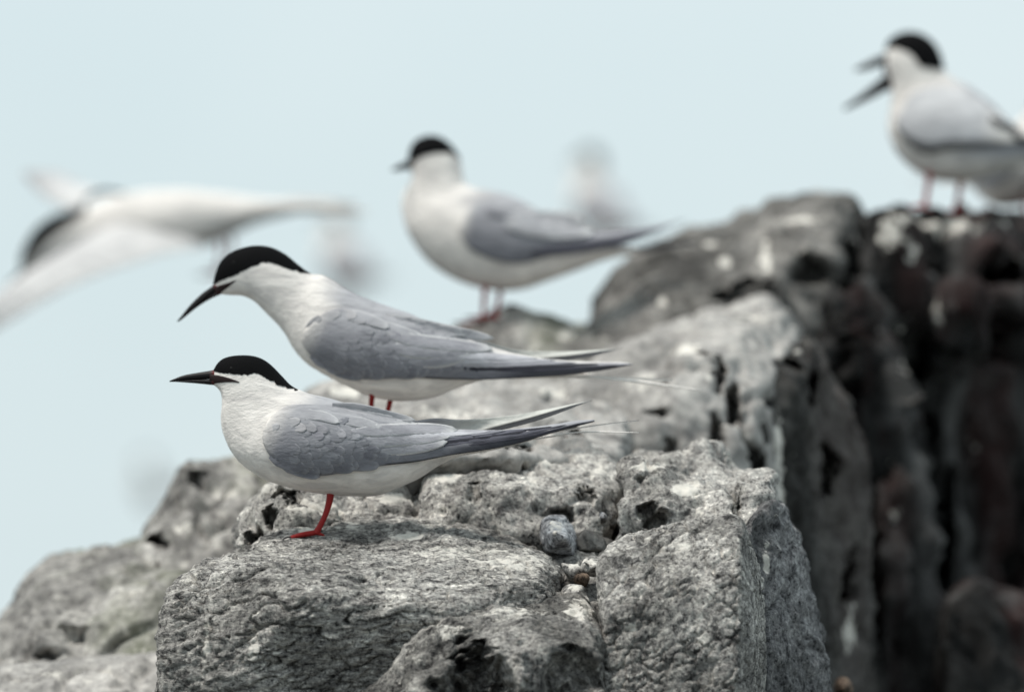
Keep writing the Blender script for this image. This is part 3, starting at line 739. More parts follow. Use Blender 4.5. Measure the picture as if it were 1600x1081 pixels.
        for j in range(m - 1): F.append(((n - 1) * m + j, (n - 1) * m + j + 1, o + (n - 1) * m + j + 1, o + (n - 1) * m + j))
        me = mesh_from(name, V, F); set_col(me, C)
        bm = bmesh.new(); bm.from_mesh(me); bmesh.ops.recalc_face_normals(bm, faces=bm.faces); bm.to_mesh(me); bm.free()
        return link(name, me, parent, mat or M['plumage'])

    def eye(self, px, py, r=3.2):
        for sd in (-1, 1):
            y = self.field(px, py); V, F = [], []
            a, b = 10, 8
            for i in range(b + 1):
                for k in range(a):
                    ph = math.pi * i / b; th = 2 * math.pi * k / a
                    V.append(self.L(px + r * math.sin(ph) * math.cos(th), py + r * math.sin(ph) * math.sin(th), sd * (y + (r * .45 * math.cos(ph)) / self.s)))
            for i in range(b):
                for k in range(a): F.append((i * a + k, i * a + (k + 1) % a, (i + 1) * a + (k + 1) % a, (i + 1) * a + k))
            link('eye', mesh_from('eye', V, F), self.root, M['eye'])

    def tube(self, name, pts, rad, parent, mat, m=10, per=4, flat=1.0):
        """pts in bird-local metres"""
        P = cr([(*p, r) for p, r in zip(pts, rad)], per); V, F = [], []
        for i, p in enumerate(P):
            t = P[min(i + 1, len(P) - 1)][:3] - P[max(i - 1, 0)][:3]; t = Vector(t).normalized()
            u = t.cross(Vector((0, 1, 0)));
            if u.length < 1e-4: u = t.cross(Vector((0, 0, 1)))
            u.normalize(); v = t.cross(u)
            for k in range(m):
                a = 2 * math.pi * k / m
                V.append(Vector(p[:3]) + (u * math.cos(a) * flat + v * math.sin(a)) * p[3])
        for i in range(len(P) - 1):
            for k in range(m): F.append((i * m + k, i * m + (k + 1) % m, (i + 1) * m + (k + 1) % m, (i + 1) * m + k))
        F.append(tuple(range(m - 1, -1, -1))); F.append(tuple((len(P) - 1) * m + k for k in range(m)))
        return link(name, mesh_from(name, V, F), parent, mat)

    def leg(self, line, foot, y0, yf, ground=None, r=0.0021, yaw=0.0, toe=0.024, slope=0.0):
        """line: px points from thigh to ankle; foot: local ankle point; toes run to the bird's front (-x)"""
        n = len(line)
        pts = [self.L(x, y, y0 + (yf - y0) * i / (n - 1)) for i, (x, y) in enumerate(line)]
        rr = [r * (1.2 if i == 0 else 1.12 if i == 1 else 0.92) for i in range(n)]; rr[-1] = r * 1.15
        lg = self.tube('leg', pts, rr, self.root, M['leg'])
        ax = Vector(pts[-1])
        ft = bpy.data.objects.new('foot', None)
        V, F = [], []
        tips = []
        for a in (-0.42, 0.0, 0.42):
            dv = Vector((-math.cos(a + yaw), math.sin(a + yaw), slope)) * toe * (1.0 if a == 0 else .9)
            tips.append(ax + dv)
        # webbed foot: one mesh of web and toes
        web = [ax + Vector((0.002, 0, -0.0002)), tips[0], (tips[0] + tips[1]) / 2 * .94 + ax * .06, tips[1], (tips[1] + tips[2]) / 2 * .94 + ax * .06, tips[2]]
        V = [p + Vector((0, 0, 0.0006)) for p in web] + [p - Vector((0, 0, 0.0006)) for p in web]
        F = [(0, 1, 2), (0, 2, 3), (0, 3, 4), (0, 4, 5), (8, 7, 6), (9, 8, 6), (10, 9, 6), (11, 10, 6)]
        for k in range(6): F.append((k, 6 + k, 6 + (k + 1) % 6, (k + 1) % 6))
        bpy.data.objects.remove(ft)
        fo = link('foot', mesh_from('foot', V, F, False), lg, M['leg'])
        for tp in tips:
            self_t = self.tube('toe', [ax + Vector((0, 0, .001)), ax * .5 + tp * .5 + Vector((0, 0, .0014)), tp], [r * .85, r * .72, r * .5], lg, M['leg'])
            dv = (tp - ax).normalized()
            self.tube('claw', [tp - dv * .001, tp + dv * .004 + Vector((0, 0, .0010)), tp + dv * .0075 - Vector((0, 0, .0008))], [r * .46, r * .34, r * .08], lg, M['claw'], 6)
        self.tube('hind_toe', [ax + Vector((0, 0, .001)), ax + Vector((.0045, 0, -.0003)), ax + Vector((.008, 0, -.0018))], [r * .7, r * .5, r * .15], lg, M['leg'])
        return lg

def hit(o, px, py):
    bpy.context.view_layer.update()
    mi = o.matrix_world.inverted(); og = mi @ Vector((0, 0, CAM_H)); dr = (mi.to_3x3() @ ray(px, py)).normalized()
    ok, loc, nrm, _ = o.ray_cast(og, dr)
    return (o.matrix_world @ loc) if ok else None

def wing_col(dark_from=.52, lo=.35, white_top=0.0):
    def f(s, t):
        c = lerp(PALEGREY, lerp(GREY, DARK, .28), min(1, .12 + 1.0 * t))
        if s < .10: c = lerp(WHITE, c, s / .10)
        if s > dark_from:
            k = min(1, (s - dark_from) / .12) * min(1, max(0, (t - lo) / .25))
            c = lerp(c, (0.055, 0.055, 0.068), k * .92)
        if t > .945 and s > .42: c = lerp(c, BLACK, .95)
        if white_top and t < .12 and s > .5: c = lerp(c, WHITE, .8)
        return c
    return f

def far_col(s, t):
    c = lerp(PALEGREY, (0.60, 0.60, 0.56), float(smoothstep(.48, .66, np.array(s))))
    if s < .62: return c
    k = max(0, (t - (.62 - .50 * (s - .62) / .38)) / .15)
    return lerp(c, (0.02, 0.02, 0.023), min(1, k))

# ---------------- nearest tern
p = hit(main_rock, 492, 838); D1 = p.y if p else 7.25
b1 = Bird('tern', 'nearest tern in sharp focus, bill level, standing on one red leg on the layered boulder', 'terns on the rocks', (492, 838), D1)
b1.body([(333, 578), (339, 568), (348, 560.5), (361, 556.5), (378, 555), (396, 556.5), (411, 562), (425, 572.5), (440, 588), (455, 603), (475, 612.5), (500, 619), (525, 624.5), (550, 632), (580, 639), (620, 652), (660, 664), (700, 680), (745, 690)],
        [(333, 601), (338, 604.5), (342, 609), (344.5, 614), (346, 622), (346, 634), (344.5, 650), (346, 668), (352, 688), (362, 707), (382, 729), (412, 749), (450, 761), (490, 769.5), (535, 774), (590, 773.5), (645, 752), (695, 722), (745, 702)],
        [6, 12, 17, 21, 24, 26, 28, 31, 36, 44, 56, 66, 72, 73, 70, 60, 44, 26, 10], 9.3, 1.15, m=52)
b1.cap([(325, 580), (335, 581), (350, 584), (370, 585.5), (385, 587.5), (397, 584.5), (408, 587), (420, 593), (437, 602.5), (463, 611)], [(480, 600), (440, 540), (340, 530), (320, 560)], last=72)
b1.bill('upper_mandible', [(341, 573), (332, 577.5), (312, 581), (287, 585.5), (272, 591), (264, 594.5)], [(341, 592), (332, 591.5), (312, 592), (287, 593.5), (272, 595), (264, 596)], [8, 7, 5, 3.4, 1.8, .4], red=.26)
b1.bill('lower_mandible', [(344, 590), (332, 591.5), (312, 592), (287, 593.5), (272, 595), (265, 595.5)], [(346, 601), (332, 601), (312, 599), (287, 597), (272, 596), (265, 596.2)], [8, 7, 5, 3.2, 1.4, .4], red=.24)
b1.feather('gape', [(327, 592), (345, 593), (360, 595), (374, 598)], 7.5, -1, b1.root, b1.field, 0.0005, 0, centre=BLACK, edge=BLACK, mat=M['gape'], n=10, shape='gape', camber=.0002)
b1.feather('gape', [(327, 592), (345, 593), (360, 595), (374, 598)], 7.5, 1, b1.root, b1.field, 0.0005, 0, centre=BLACK, edge=BLACK, mat=M['gape'], n=10, shape='gape', camber=.0002)
b1.eye(362, 577)
U1 = [(424, 652), (450, 636), (490, 634), (540, 640), (600, 652), (652, 662), (692, 667), (718, 674), (757, 674), (810, 670), (862, 663.5), (902, 657), (929, 655.5)]
L1 = [(415, 668), (411, 690), (425, 715), (462, 740), (500, 746), (550, 739), (600, 730), (652, 723.5), (705, 713), (757, 705), (810, 694), (862, 677.5), (929, 659)]
FL1 = [(0, 0), (.2, .020), (.5, .028), (.7, .022), (1, .006)]
w1 = b1.wing(U1, L1, -1, FL1, wing_col(.55, .45))
far1 = b1.wing([(430, 660), (470, 648), (540, 652), (600, 658), (640, 657), (679, 651.5), (718, 653), (757, 650), (810, 644), (862, 634.5), (902, 627), (925, 623.5)],
               [(415, 668), (425, 715), (500, 745), (600, 728), (660, 705), (720, 690), (757, 677), (784, 669.5), (823, 660), (862, 648), (902, 633), (925, 624.5)], 1, FL1, far_col, tilt=.022)
b1.wing_near = w1
wfn = None
def near_field(b, U, L_, floor, side=-1):
    """rebuild the near wing's field (the last wing built overwrites it)"""
    keep = b.wing(U, L_, side, floor, wing_col()); f = b.wf; bpy.data.objects.remove(keep); return f

def dress(b, wing, wf, prim, tert, scap, cov, side=-1):
    for i, (ln, hw, c) in enumerate(prim):
        b.feather('primary_feather', ln, hw, side, wing, wf, 0.0010 + .0004 * i, .0, centre=c, edge=(0.52, 0.51, 0.53), upper=.12, edge_w=.26, sink=.0022)
    for i, (ln, hw) in enumerate(cov):
        b.feather('covert_feather', ln, hw, side, wing, wf, 0.00012 + .00005 * (i % 3), .0000, centre=lerp(lerp(GREY, PALEGREY, i / len(cov) * .5), DARK, .12 * ((i * 7) % 3) + .22 * (1 - i / len(cov))), edge=lerp(GREY, WHITE, .08), shape='round', n=14, m=7, edge_w=.3, thick=.0003, camber=.0002, sink=.0009)
    for i, (ln, hw) in enumerate(tert):
        b.feather('tertial_feather', ln, hw, side, wing, wf, 0.0012 + .0005 * i, .0003, centre=(0.31, 0.31, 0.335), edge=(0.60, 0.60, 0.60), shape='round', edge_w=.18, camber=.0004, sink=.002)
    for i, (ln, hw) in enumerate(scap):
        b.feather('scapular_feather', ln, hw, side, wing, wf, 0.0003 + .0002 * i, .0002, centre=(0.36, 0.36, 0.38), edge=(0.50, 0.50, 0.51), shape='round', edge_w=.25, camber=.0003, sink=.0016)

wf1 = near_field(b1, U1, L1, FL1)
rg = random.Random(12)
cov1 = []
for row, (y0, x0, x1, k) in enumerate([(727, 440, 535, 6), (715, 424, 575, 9), (703, 420, 625, 13), (690, 420, 650, 14), (677, 424, 630, 12), (664, 436, 560, 7)]):
    for q in range(k - 1, -1, -1):
        x = x0 + (x1 - x0) * q / (k - 1) + rg.uniform(-5, 5); y = y0 + rg.uniform(-3, 3)
        dx = 52 + rg.uniform(-6, 14); sl = np.interp(x, [420, 480, 560, 650], [.42, .20, -.02, -.16])
        cov1.append(([(x, y), (x + dx * .5, y + dx * .5 * sl), (x + dx, y + dx * sl - 1)], rg.uniform(9.5, 11.5)))
dress(b1, w1, wf1,
      [([(640, 712), (740, 696), (830, 682), (905, 662)], 5.0, (0.055, 0.055, 0.07)), ([(640, 706), (730, 691), (810, 680), (885, 664)], 5.0, (0.085, 0.085, 0.105)),
       ([(640, 700), (720, 687), (790, 678), (862, 667)], 5.5, (0.03, 0.03, 0.04)), ([(640, 695), (700, 685), (760, 679), (828, 671)], 6, (0.11, 0.11, 0.135)),
       ([(630, 690), (690, 682), (740, 678), (790, 674)], 6.5, (0.22, 0.22, 0.25)), ([(640, 684), (690, 679), (730, 676.5), (765, 675)], 6.5, (0.50, 0.50, 0.53))],
      [([(560, 706), (610, 704), (655, 700), (700, 692)], 11), ([(560, 694), (610, 690), (660, 686), (708, 680)], 11), ([(550, 678), (610, 674), (665, 671), (716, 673)], 10)],
      [([(500, 642), (545, 646), (590, 655), (640, 662)], 9), ([(520, 634), (565, 640), (605, 649), (650, 658)], 7), ([(470, 655), (520, 655), (560, 662), (600, 672)], 10), ([(440, 652), (470, 650), (505, 653), (532, 664)], 9)],
      cov1)
# ruffled feathers at the bend of the wing
def ruffle(b, wing, wf, spots, seed):
    r = random.Random(seed)
    for (x, y, ang, ln_, hw, c) in spots:
        for k in range(1):
            a = ang + r.uniform(-.35, .35); l = ln_ * r.uniform(1.3, 1.7); xx = x + r.uniform(-7, 7); yy = y + r.uniform(-5, 5)
            b.feather('ruffled_feather', [(xx, yy), (xx + .5 * l * math.cos(a), yy + .5 * l * math.sin(a) - 1.2), (xx + l * math.cos(a), yy + l * math.sin(a))], hw * r.uniform(1.2, 1.6), -1, wing, wf, .0003, .0004,
                      centre=lerp(c, GREY, .55), edge=lerp(c, GREY, .35), shape='round', n=14, m=7, sink=.0014, camber=.0002)
ruffle(b1, w1, wf1, [(426, 672, -.5, 28, 5.5, (0.56, 0.55, 0.55)), (440, 662, -.1, 32, 6, (0.58, 0.56, 0.56)), (456, 660, .15, 34, 6, (0.50, 0.49, 0.50)), (470, 672, .1, 38, 5.5, (0.40, 0.39, 0.41)), (492, 668, .25, 38, 6, (0.44, 0.43, 0.45)),
                     (505, 684, -.35, 34, 5, GREY), (520, 676, -.2, 30, 5, PALEGREY), (462, 690, -.3, 30, 5, (0.33, 0.32, 0.35)), (416, 690, -1.0, 22, 5, (0.6, 0.59, 0.59))], 5)
flat_f = lambda v: (lambda x, y: v)
for sd, ln in ((-1, [(690, 702), (780, 692), (860, 682), (910, 675), (998, 676)]), (1, [(690, 700), (780, 690), (860, 676), (930, 664), (999, 656)])):
    b1.feather('tail_streamer', ln, 2.6, sd, b1.root, flat_f(.004), 0, 0, centre=WHITE, edge=WHITE, shape='taper', n=26, m=5)
b1.feather('tail', [(660, 706), (720, 698), (780, 690), (850, 680)], 14, -1, b1.root, flat_f(.001), 0, 0, centre=WHITE, edge=WHITE, n=20)
b1.leg([(517, 766), (515, 782), (509, 803), (500, 822), (493, 834)], None, -.004, -.004, slope=-.17, yaw=.05, toe=.025, r=.0027)

# ---------------- second tern
p = hit(shelf, 594, 690); D2 = p.y if p else 7.7
b2 = Bird('tern', 'second tern leaning forward with bill pointing down, standing right behind the nearest one', 'terns on the rocks', (594, 690), D2)
b2.body([(332, 446), (336, 428), (343, 410), (356, 397), (375, 388), (398, 383.5), (422, 386), (445, 397), (466, 414), (484, 426.5), (505, 430), (530, 444), (560, 460), (600, 476), (640, 489), (680, 508), (720, 522), (770, 546), (820, 562)],
        [(346, 459), (354, 460), (364, 460.5), (376, 461), (388, 465), (399, 472), (411, 484), (424, 497), (437, 511), (448, 526), (458, 543), (470, 558), (490, 575), (518, 591), (550, 607), (598, 624), (665, 624), (725, 602), (800, 582)],
        [6, 12, 18, 22, 26, 27, 28, 29, 31, 35, 42, 52, 62, 70, 73, 72, 62, 42, 12], 9.6, 1.1, m=48)
b2.cap([(328, 448), (335, 444), (352, 436), (370, 430), (390, 419), (410, 412), (420, 411), (435, 416), (452, 421), (470, 426), (484, 428)], [(500, 415), (450, 370), (380, 360), (320, 400)], last=72)
b2.bill('upper_mandible', [(339, 436), (332, 445), (315, 457.5), (297, 475), (284, 491), (276, 501)], [(349, 447), (340, 452), (320, 468), (302, 483), (287, 494), (277, 502.5)], [8, 7, 5, 3.4, 1.8, .4], red=.24)
b2.bill('lower_mandible', [(351, 446), (340, 452), (320, 468), (302, 483), (287, 494), (278, 502)], [(354, 456), (347, 458), (328, 466.5), (309, 478), (291, 492.5), (279, 502)], [8, 7, 5, 3.2, 1.4, .4], red=.28)
for sd in (-1, 1): b2.feather('gape', [(336, 455), (346, 450), (357, 445), (368, 439)], 6.5, sd, b2.root, b2.field, .0005, 0, centre=BLACK, edge=BLACK, mat=M['gape'], n=10, shape='gape', camber=.0002)
b2.eye(366, 412)
U2 = [(486, 512), (510, 490), (550, 484), (600, 494), (650, 508), (700, 522), (740, 534), (790, 549), (820, 556), (850, 561), (892, 564), (925, 565), (970, 566), (989, 569)]
L2 = [(478, 516), (471, 532), (478, 548), (495, 565), (535, 588), (572, 596), (640, 594), (700, 595.5), (760, 595.5), (820, 592), (880, 588), (925, 582), (955, 577), (989, 570)]
w2 = b2.wing(U2, L2, -1, FL1, wing_col(.55, .55, 1))
b2.wing([(486, 516), (540, 492), (620, 502), (700, 524), (752, 530), (784, 538), (820, 544), (880, 545.5), (925, 544), (973, 541)], [(480, 530), (520, 575), (640, 590), (740, 580), (800, 572), (865, 563), (895, 560), (925, 555), (940, 551.5), (973, 542)], 1, FL1, far_col, tilt=.022)
wf2 = near_field(b2, U2, L2, FL1)
cov2 = []
for row, (y0, x0, x1, k) in enumerate([(579, 520, 640, 7), (569, 500, 690, 11), (557, 490, 700, 12), (543, 486, 700, 12), (529, 490, 660, 10), (516, 500, 620, 7)]):
    for q in range(k - 1, -1, -1):
        x = x0 + (x1 - x0) * q / (k - 1) + rg.uniform(-5, 5); y = y0 + rg.uniform(-3, 3) + max(0, x - 580) * .05
        dx = 52 + rg.uniform(-6, 14); sl = np.interp(x, [480, 540, 620, 700], [.45, .25, .08, -.02])
        cov2.append(([(x, y), (x + dx * .5, y + dx * .5 * sl), (x + dx, y + dx * sl - 1)], rg.uniform(9.5, 11.5)))
dress(b2, w2, wf2,
      [([(690, 584), (780, 582), (870, 579), (965, 571)], 5.2, (0.05, 0.05, 0.065)), ([(690, 578), (780, 577), (860, 574), (935, 569)], 5.2, (0.03, 0.03, 0.04)),
       ([(690, 572), (770, 571), (830, 569), (900, 567)], 6, (0.34, 0.34, 0.37)), ([(690, 566), (760, 566), (810, 565), (868, 564)], 6.5, (0.40, 0.40, 0.43)), ([(690, 558), (750, 559), (790, 560), (840, 561)], 7, (0.46, 0.46, 0.49))],
      [([(600, 560), (650, 566), (695, 566), (738, 552)], 12), ([(600, 545), (650, 552), (700, 552), (760, 545)], 12), ([(610, 530), (660, 537), (710, 542), (770, 546)], 11)],
      [([(570, 500), (620, 506), (670, 516), (735, 522)], 11), ([(600, 500), (650, 508), (700, 518), (772, 530)], 9), ([(540, 510), (590, 514), (630, 524), (670, 536)], 11), ([(505, 500), (540, 496), (575, 502), (610, 516)], 10)],
      cov2)
ruffle(b2, w2, wf2, [(492, 512, -.6, 28, 6, (0.56, 0.55, 0.55)), (508, 497, -.1, 32, 6, (0.58, 0.56, 0.56)), (522, 500, .3, 30, 6, (0.48, 0.47, 0.48)), (540, 510, .1, 34, 6, PALEGREY), (575, 512, .2, 34, 6, (0.33, 0.32, 0.35)), (480, 524, -1.0, 20, 5, (0.62, 0.6, 0.6))], 6)
for sd, ln in ((-1, [(760, 582), (850, 586), (930, 590), (1010, 598), (1095, 610)]), (1, [(760, 578), (850, 582), (920, 588), (980, 590), (1052, 593)])):
    b2.feather('tail_streamer', ln, 4.6, sd, b2.root, flat_f(.004), 0, 0, centre=WHITE, edge=WHITE, shape='taper', n=26, m=5)
b2.feather('tail', [(720, 580), (790, 579), (850, 581), (925, 586)], 13, -1, b2.root, flat_f(.001), 0, 0, centre=WHITE, edge=WHITE, n=20)
def two_legs(b, rockobj, legs, **kw):
    for (line, y0) in legs:
        ft = line[-1]; h = hit(rockobj, *ft)
        yl = (h.y - b.root.location.y) if h else y0
        yl = max(-.045, min(.045, yl))
        b.leg(line, None, y0, yl if abs(yl) < .04 else y0, **kw)
two_legs(b2, shelf, [([(582, 614), (580, 632), (578, 660), (572, 688)], -.012), ([(612, 612), (608, 632), (602, 660), (598, 690)], .012)], r=.0021)

# ---------------- third tern, upright, out of focus
p = hit(perch, 755, 508); D3 = p.y if p else 8.6
b3 = Bird('tern', 'upright silent tern out of focus at the centre, left of the dark back boulder', 'terns on the rocks', (760, 508), D3)
b3.body([(637, 250), (640, 232), (650, 218), (670, 211), (690, 215), (706, 228), (717, 245), (722, 265), (726, 284), (745, 294), (780, 300), (815, 312), (850, 333), (890, 354), (940, 375), (985, 385)],
        [(645, 263), (643, 266), (643, 270), (643, 275), (642, 282), (636, 291), (630, 301), (627, 318), (629, 338), (638, 366), (660, 400), (700, 431), (750, 450), (810, 453), (880, 430), (965, 398)],
        [7, 16, 24, 30, 32, 33, 34, 36, 42, 52, 60, 64, 62, 54, 38, 12], 8.2, 1.2, m=36)
b3.cap([(630, 262), (640, 262), (648, 252), (658, 247), (677, 241), (697, 240), (712, 245), (728, 262)], [(745, 250), (720, 195), (660, 195), (625, 215)], last=52)
b3.bill('upper_mandible', [(641, 242), (636, 251), (624, 258), (611, 267)], [(646, 258), (641, 259), (628, 264), (612, 269)], [8, 7, 4, .5], red=.1, ydir=-.028)
b3.bill('lower_mandible', [(645, 257), (641, 259), (628, 264), (613, 269)], [(649, 264), (643, 264.5), (630, 267), (614, 270)], [8, 7, 4, .5], red=.1, ydir=-.028)
b3.eye(660, 232, 3)
FL3 = [(0, 0), (.2, .02), (.5, .03), (.7, .024), (1, .006)]
w3 = b3.wing([(722, 345), (745, 320), (790, 318), (840, 335), (890, 352), (925, 362), (960, 362), (1000, 358), (1040, 350), (1070, 342)], [(716, 355), (718, 368), (730, 388), (749, 402), (788, 415), (827, 414), (870, 400), (937, 387), (1000, 370), (1070, 344)], -1, FL3, wing_col(.6, .4), n=40, m=12)
wf3 = b3.wf
for ln, hw in [([(800, 340), (840, 345), (880, 345), (915, 348)], 14), ([(790, 355), (840, 362), (880, 365), (928, 362)], 12)]:
    b3.feather('tertial_feather', ln, hw, -1, w3, wf3, .003, .001, centre=PALEGREY, edge=(0.7, 0.7, 0.7), shape='round')
b3.feather('ruffled_feather', [(758, 332), (772, 336), (790, 338)], 7, -1, w3, wf3, .001, .001, centre=(0.2, 0.2, 0.22), edge=PALEGREY, shape='round')
for ln in ([(830, 402), (900, 394), (980, 378), (1060, 347)], [(830, 396), (900, 386), (970, 372), (1030, 356)]):
    b3.feather('primary_feather', ln, 6, -1, w3, wf3, .002, 0, centre=DARK, edge=GREY)
b3.wing([(722, 345), (760, 312), (850, 340), (920, 372), (980, 386), (1030, 380), (1090, 374)], [(716, 360), (760, 400), (850, 410), (920, 400), (980, 396), (1030, 388), (1090, 378)], 1, FL3, lambda s, t: lerp(PALEGREY, DARK, min(1, max(0, s - .5) * 3)), n=40, m=12)
b3.feather('tail', [(880, 415), (920, 404), (960, 396), (1000, 392)], 9, -1, b3.root, flat_f(.001), 0, 0, centre=WHITE, edge=WHITE)
two_legs(b3, perch, [([(758, 444), (757, 465), (755, 490), (753, 506)], -.014), ([(783, 446), (780, 465), (776, 485), (772, 498)], .016)], r=.0023)

# ---------------- calling tern at the upper right
p = hit(cliff, 1470, 350); D4 = p.y if p else 8.85
b4 = Bird('tern', 'calling tern with bill wide open, standing on the ledge at the upper right', 'terns on the rocks', (1470, 330), D4)
b4.body([(1384, 86), (1385, 70), (1395, 57), (1415, 49), (1440, 52), (1461, 68), (1472, 90), (1476, 108), (1490, 122), (1518, 136), (1546, 157), (1570, 180), (1600, 205), (1645, 226)],
        [(1388, 118), (1389, 122), (1391, 127), (1393, 133), (1394, 142), (1393, 155), (1391, 170), (1388, 190), (1390, 215), (1402, 240), (1432, 268), (1480, 284), (1550, 275), (1645, 240)],
        [12, 20, 28, 33, 36, 37, 38, 42, 50, 58, 62, 60, 44, 12], 7.2, 1.9, m=36)
b4.cap([(1375, 86), (1384, 79), (1398, 77), (1415, 83), (1428, 93), (1436, 106), (1455, 111), (1476, 110)], [(1500, 95), (1470, 30), (1400, 30), (1365, 60)], last=52)
b4.bill('upper_mandible', [(1390, 80), (1382, 83), (1366, 90), (1350, 98), (1335, 107)], [(1390, 101), (1382, 101), (1366, 105), (1350, 109), (1335, 110)], [13, 11, 8, 5, .8], red=.1)
b4.bill('lower_mandible', [(1396, 108), (1386, 113), (1366, 130), (1342, 149), (1318, 167)], [(1396, 140), (1386, 141), (1368, 150), (1345, 161), (1319, 172)], [13, 11, 8, 5, .8], red=.1)
b4.bill('throat_lining', [(1398, 96), (1388, 98), (1380, 106)], [(1398, 120), (1388, 118), (1380, 112)], [9, 6, 1], red=.9, redcol=(0.16, 0.03, 0.03))
b4.eye(1404, 72, 3)
U4 = [(1408, 176), (1425, 148), (1470, 138), (1520, 152), (1556, 180), (1585, 204), (1620, 212), (1680, 214), (1730, 212)]
L4 = [(1400, 186), (1402, 212), (1440, 243), (1478, 238), (1537, 234), (1600, 226), (1640, 222), (1690, 217), (1730, 213)]
def col4(s, t):
    c = lerp((0.64, 0.64, 0.65), (0.52, 0.52, 0.54), t)
    if s > .42 and t < .85: c = lerp(c, WHITE, min(1, (s - .42) / .12))
    if t > .9: c = lerp(c, (0.06, 0.06, 0.06), .9)
    return c
w4 = b4.wing(U4, L4, -1, FL3, col4, n=40, m=12); wf4 = b4.wf
for ln in ([(1545, 188), (1560, 196), (1575, 204)], [(1568, 196), (1580, 204), (1592, 212)], [(1580, 216), (1600, 220), (1640, 220)]):
    b4.feather('tertial_feather', ln, 6, -1, w4, wf4, .002, .001, centre=(0.05, 0.05, 0.05), edge=(0.2, 0.2, 0.2), shape='round', n=10, m=5)
b4.wing(U4, L4, 1, FL3, col4, n=40, m=12)
two_legs(b4, cliff, [([(1452, 262), (1450, 285), (1447, 305), (1444, 327)], -.016), ([(1504, 268), (1501, 290), (1498, 310), (1493, 332)], .014)], r=.0028, toe=.018)

# ---------------- tern behind the calling one, facing away to the right
def copy_tree(o, parent=None):
    c = o.copy(); col.objects.link(c); c.parent = parent
    for ch in list(o.children): copy_tree(ch, c)
    return c
D5 = D4 + .38
b5 = copy_tree(b1.root)
b5.location = at(1608, 362, D5); b5.rotation_euler = (0, .08, math.radians(180 - 66))
tag(b5, 'tern half hidden behind the calling one, cut by the right edge', 'bird', 'terns on the rocks')

# ---------------- flying tern on the left
DF = 10.0
fl = Bird('tern', 'blurred tern flying at the left with wings spread, head down', 'terns in flight', (240, 350), DF)
fl.body([(34, 424), (32, 404), (40, 382), (56, 358), (80, 340), (105, 331), (135, 322), (175, 308), (230, 298), (300, 297), (370, 305), (430, 312), (490, 318), (540, 324)],
        [(44, 430), (54, 428), (66, 424), (80, 418), (98, 411), (118, 404), (145, 398), (180, 394), (225, 392), (280, 390), (340, 378), (400, 350), (470, 332), (540, 328)],
        [6, 16, 24, 28, 30, 32, 36, 44, 52, 54, 46, 34, 20, 8], 40, 1.2, m=32)
fl.cap([(20, 436), (41, 414), (60, 394), (80, 376), (100, 360), (118, 350), (136, 336)], [(140, 318), (100, 315), (40, 330), (10, 400)], last=50)
fl.bill('upper_mandible', [(36, 412), (30, 424), (14, 442), (-8, 468)], [(46, 424), (38, 432), (20, 448), (-7, 470)], [7, 6, 4, .5], red=.2)
fl.bill('lower_mandible', [(44, 424), (38, 432), (20, 448), (-6, 470)], [(50, 432), (42, 437), (24, 450), (-6, 471)], [7, 6, 4, .5], red=.2)
fl.eye(52, 392, 3)
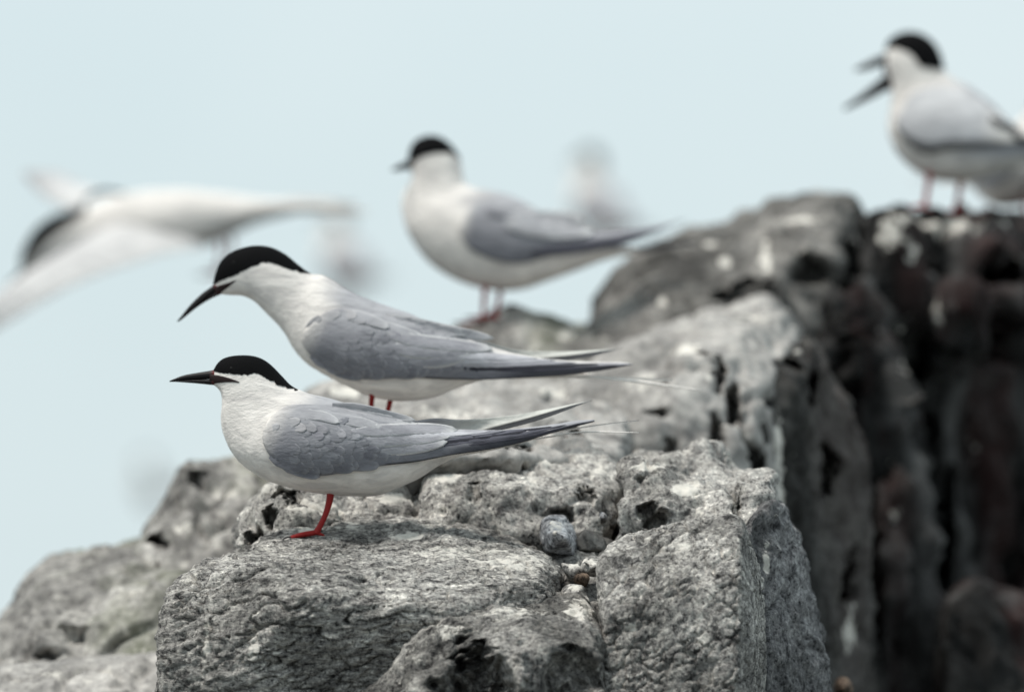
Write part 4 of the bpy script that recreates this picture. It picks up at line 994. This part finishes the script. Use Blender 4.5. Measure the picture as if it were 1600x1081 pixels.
def spread(b, name, lead, trail, cols, n=30, m=10, camber=.012):
    """open wing: lead and trail are (px, py, y metres) from root to tip"""
    A = resample(lead, n); B = resample(trail, n); V, F, C = [], [], []
    for lay in (0, 1):
        for i in range(n):
            f = i / (n - 1)
            for j in range(m):
                t = j / (m - 1); q = A[i] * (1 - t) + B[i] * t
                x, y, z = b.L(q[0], q[1], q[2])
                th = (.006 * (1 - f) + .0008) * (1 - t) ** .7 * (0.2 + min(1, t * 5))
                z += camber * (1 - f * .7) * math.sin(math.pi * t ** .7) + (th if lay == 0 else -.0004)
                V.append((x, y, z)); C.append(cols(f, t))
    o = n * m
    for i in range(n - 1):
        for j in range(m - 1):
            a, b_, c, d = i * m + j, i * m + j + 1, (i + 1) * m + j + 1, (i + 1) * m + j
            F.append((a, b_, c, d)); F.append((o + d, o + c, o + b_, o + a))
        for j in (0, m - 1): F.append((i * m + j, (i + 1) * m + j, o + (i + 1) * m + j, o + i * m + j))
    for j in range(m - 1): F.append(((n - 1) * m + j, (n - 1) * m + j + 1, o + (n - 1) * m + j + 1, o + (n - 1) * m + j))
    me = mesh_from(name, V, F); set_col(me, C)
    bm = bmesh.new(); bm.from_mesh(me); bmesh.ops.recalc_face_normals(bm, faces=bm.faces); bm.to_mesh(me); bm.free()
    return link(name, me, b.root, M['plumage'])
fcol = lambda f, t: lerp(lerp((0.60, 0.585, 0.58), (0.66, 0.65, 0.64), t), (0.35, 0.35, 0.37), max(0, f - .75) * 2)
spread(fl, 'wing', [(155, 368, -.03), (88, 416, -.10), (10, 474, -.17), (-80, 548, -.26)], [(330, 388, -.03), (250, 408, -.08), (120, 462, -.15), (-20, 552, -.22), (-84, 574, -.27)], fcol)
spread(fl, 'wing', [(120, 326, .03), (80, 306, .12), (45, 278, .21), (12, 240, .32)], [(205, 302, .03), (170, 290, .12), (120, 268, .20), (70, 240, .27), (14, 232, .33)], lambda f, t: lerp((0.74, 0.73, 0.72), (0.40, 0.40, 0.41), min(1, f * 1.2)))
for sd, ln in ((-1, [(430, 322), (480, 324), (530, 328), (580, 334)]), (1, [(430, 318), (480, 318), (520, 318), (560, 318)])):
    fl.feather('tail_feather', ln, 9, sd, fl.root, flat_f(.006), 0, .012, centre=WHITE, edge=WHITE)
fl.leg([(345, 372), (346, 392), (342, 415), (338, 432)], None, -.012, -.012, r=.002, toe=.018)
fl.leg([(360, 368), (362, 386), (358, 405), (354, 420)], None, .012, .012, r=.002, toe=.018)

# ---------------- distant terns in the air, far beyond the focus
for (px, py, d, rz, ry, lab) in [(925, 396, 16.5, -58, .3, 'dark hazy distant tern in the air above the tail of the upright tern'),
                                 (534, 478, 18, -60, .2, 'hazy distant tern behind the nape of the second tern'),
                                 (238, 800, 32, 60, .1, 'faint distant tern low at the left beside the stepped rock')]:
    o = copy_tree(b3.root); o.location = at(px, py, d); o.rotation_euler = (0, ry, math.radians(rz))
    tag(o, lab, 'bird', 'terns in flight')
print('ROCK TRIS', TRIS)
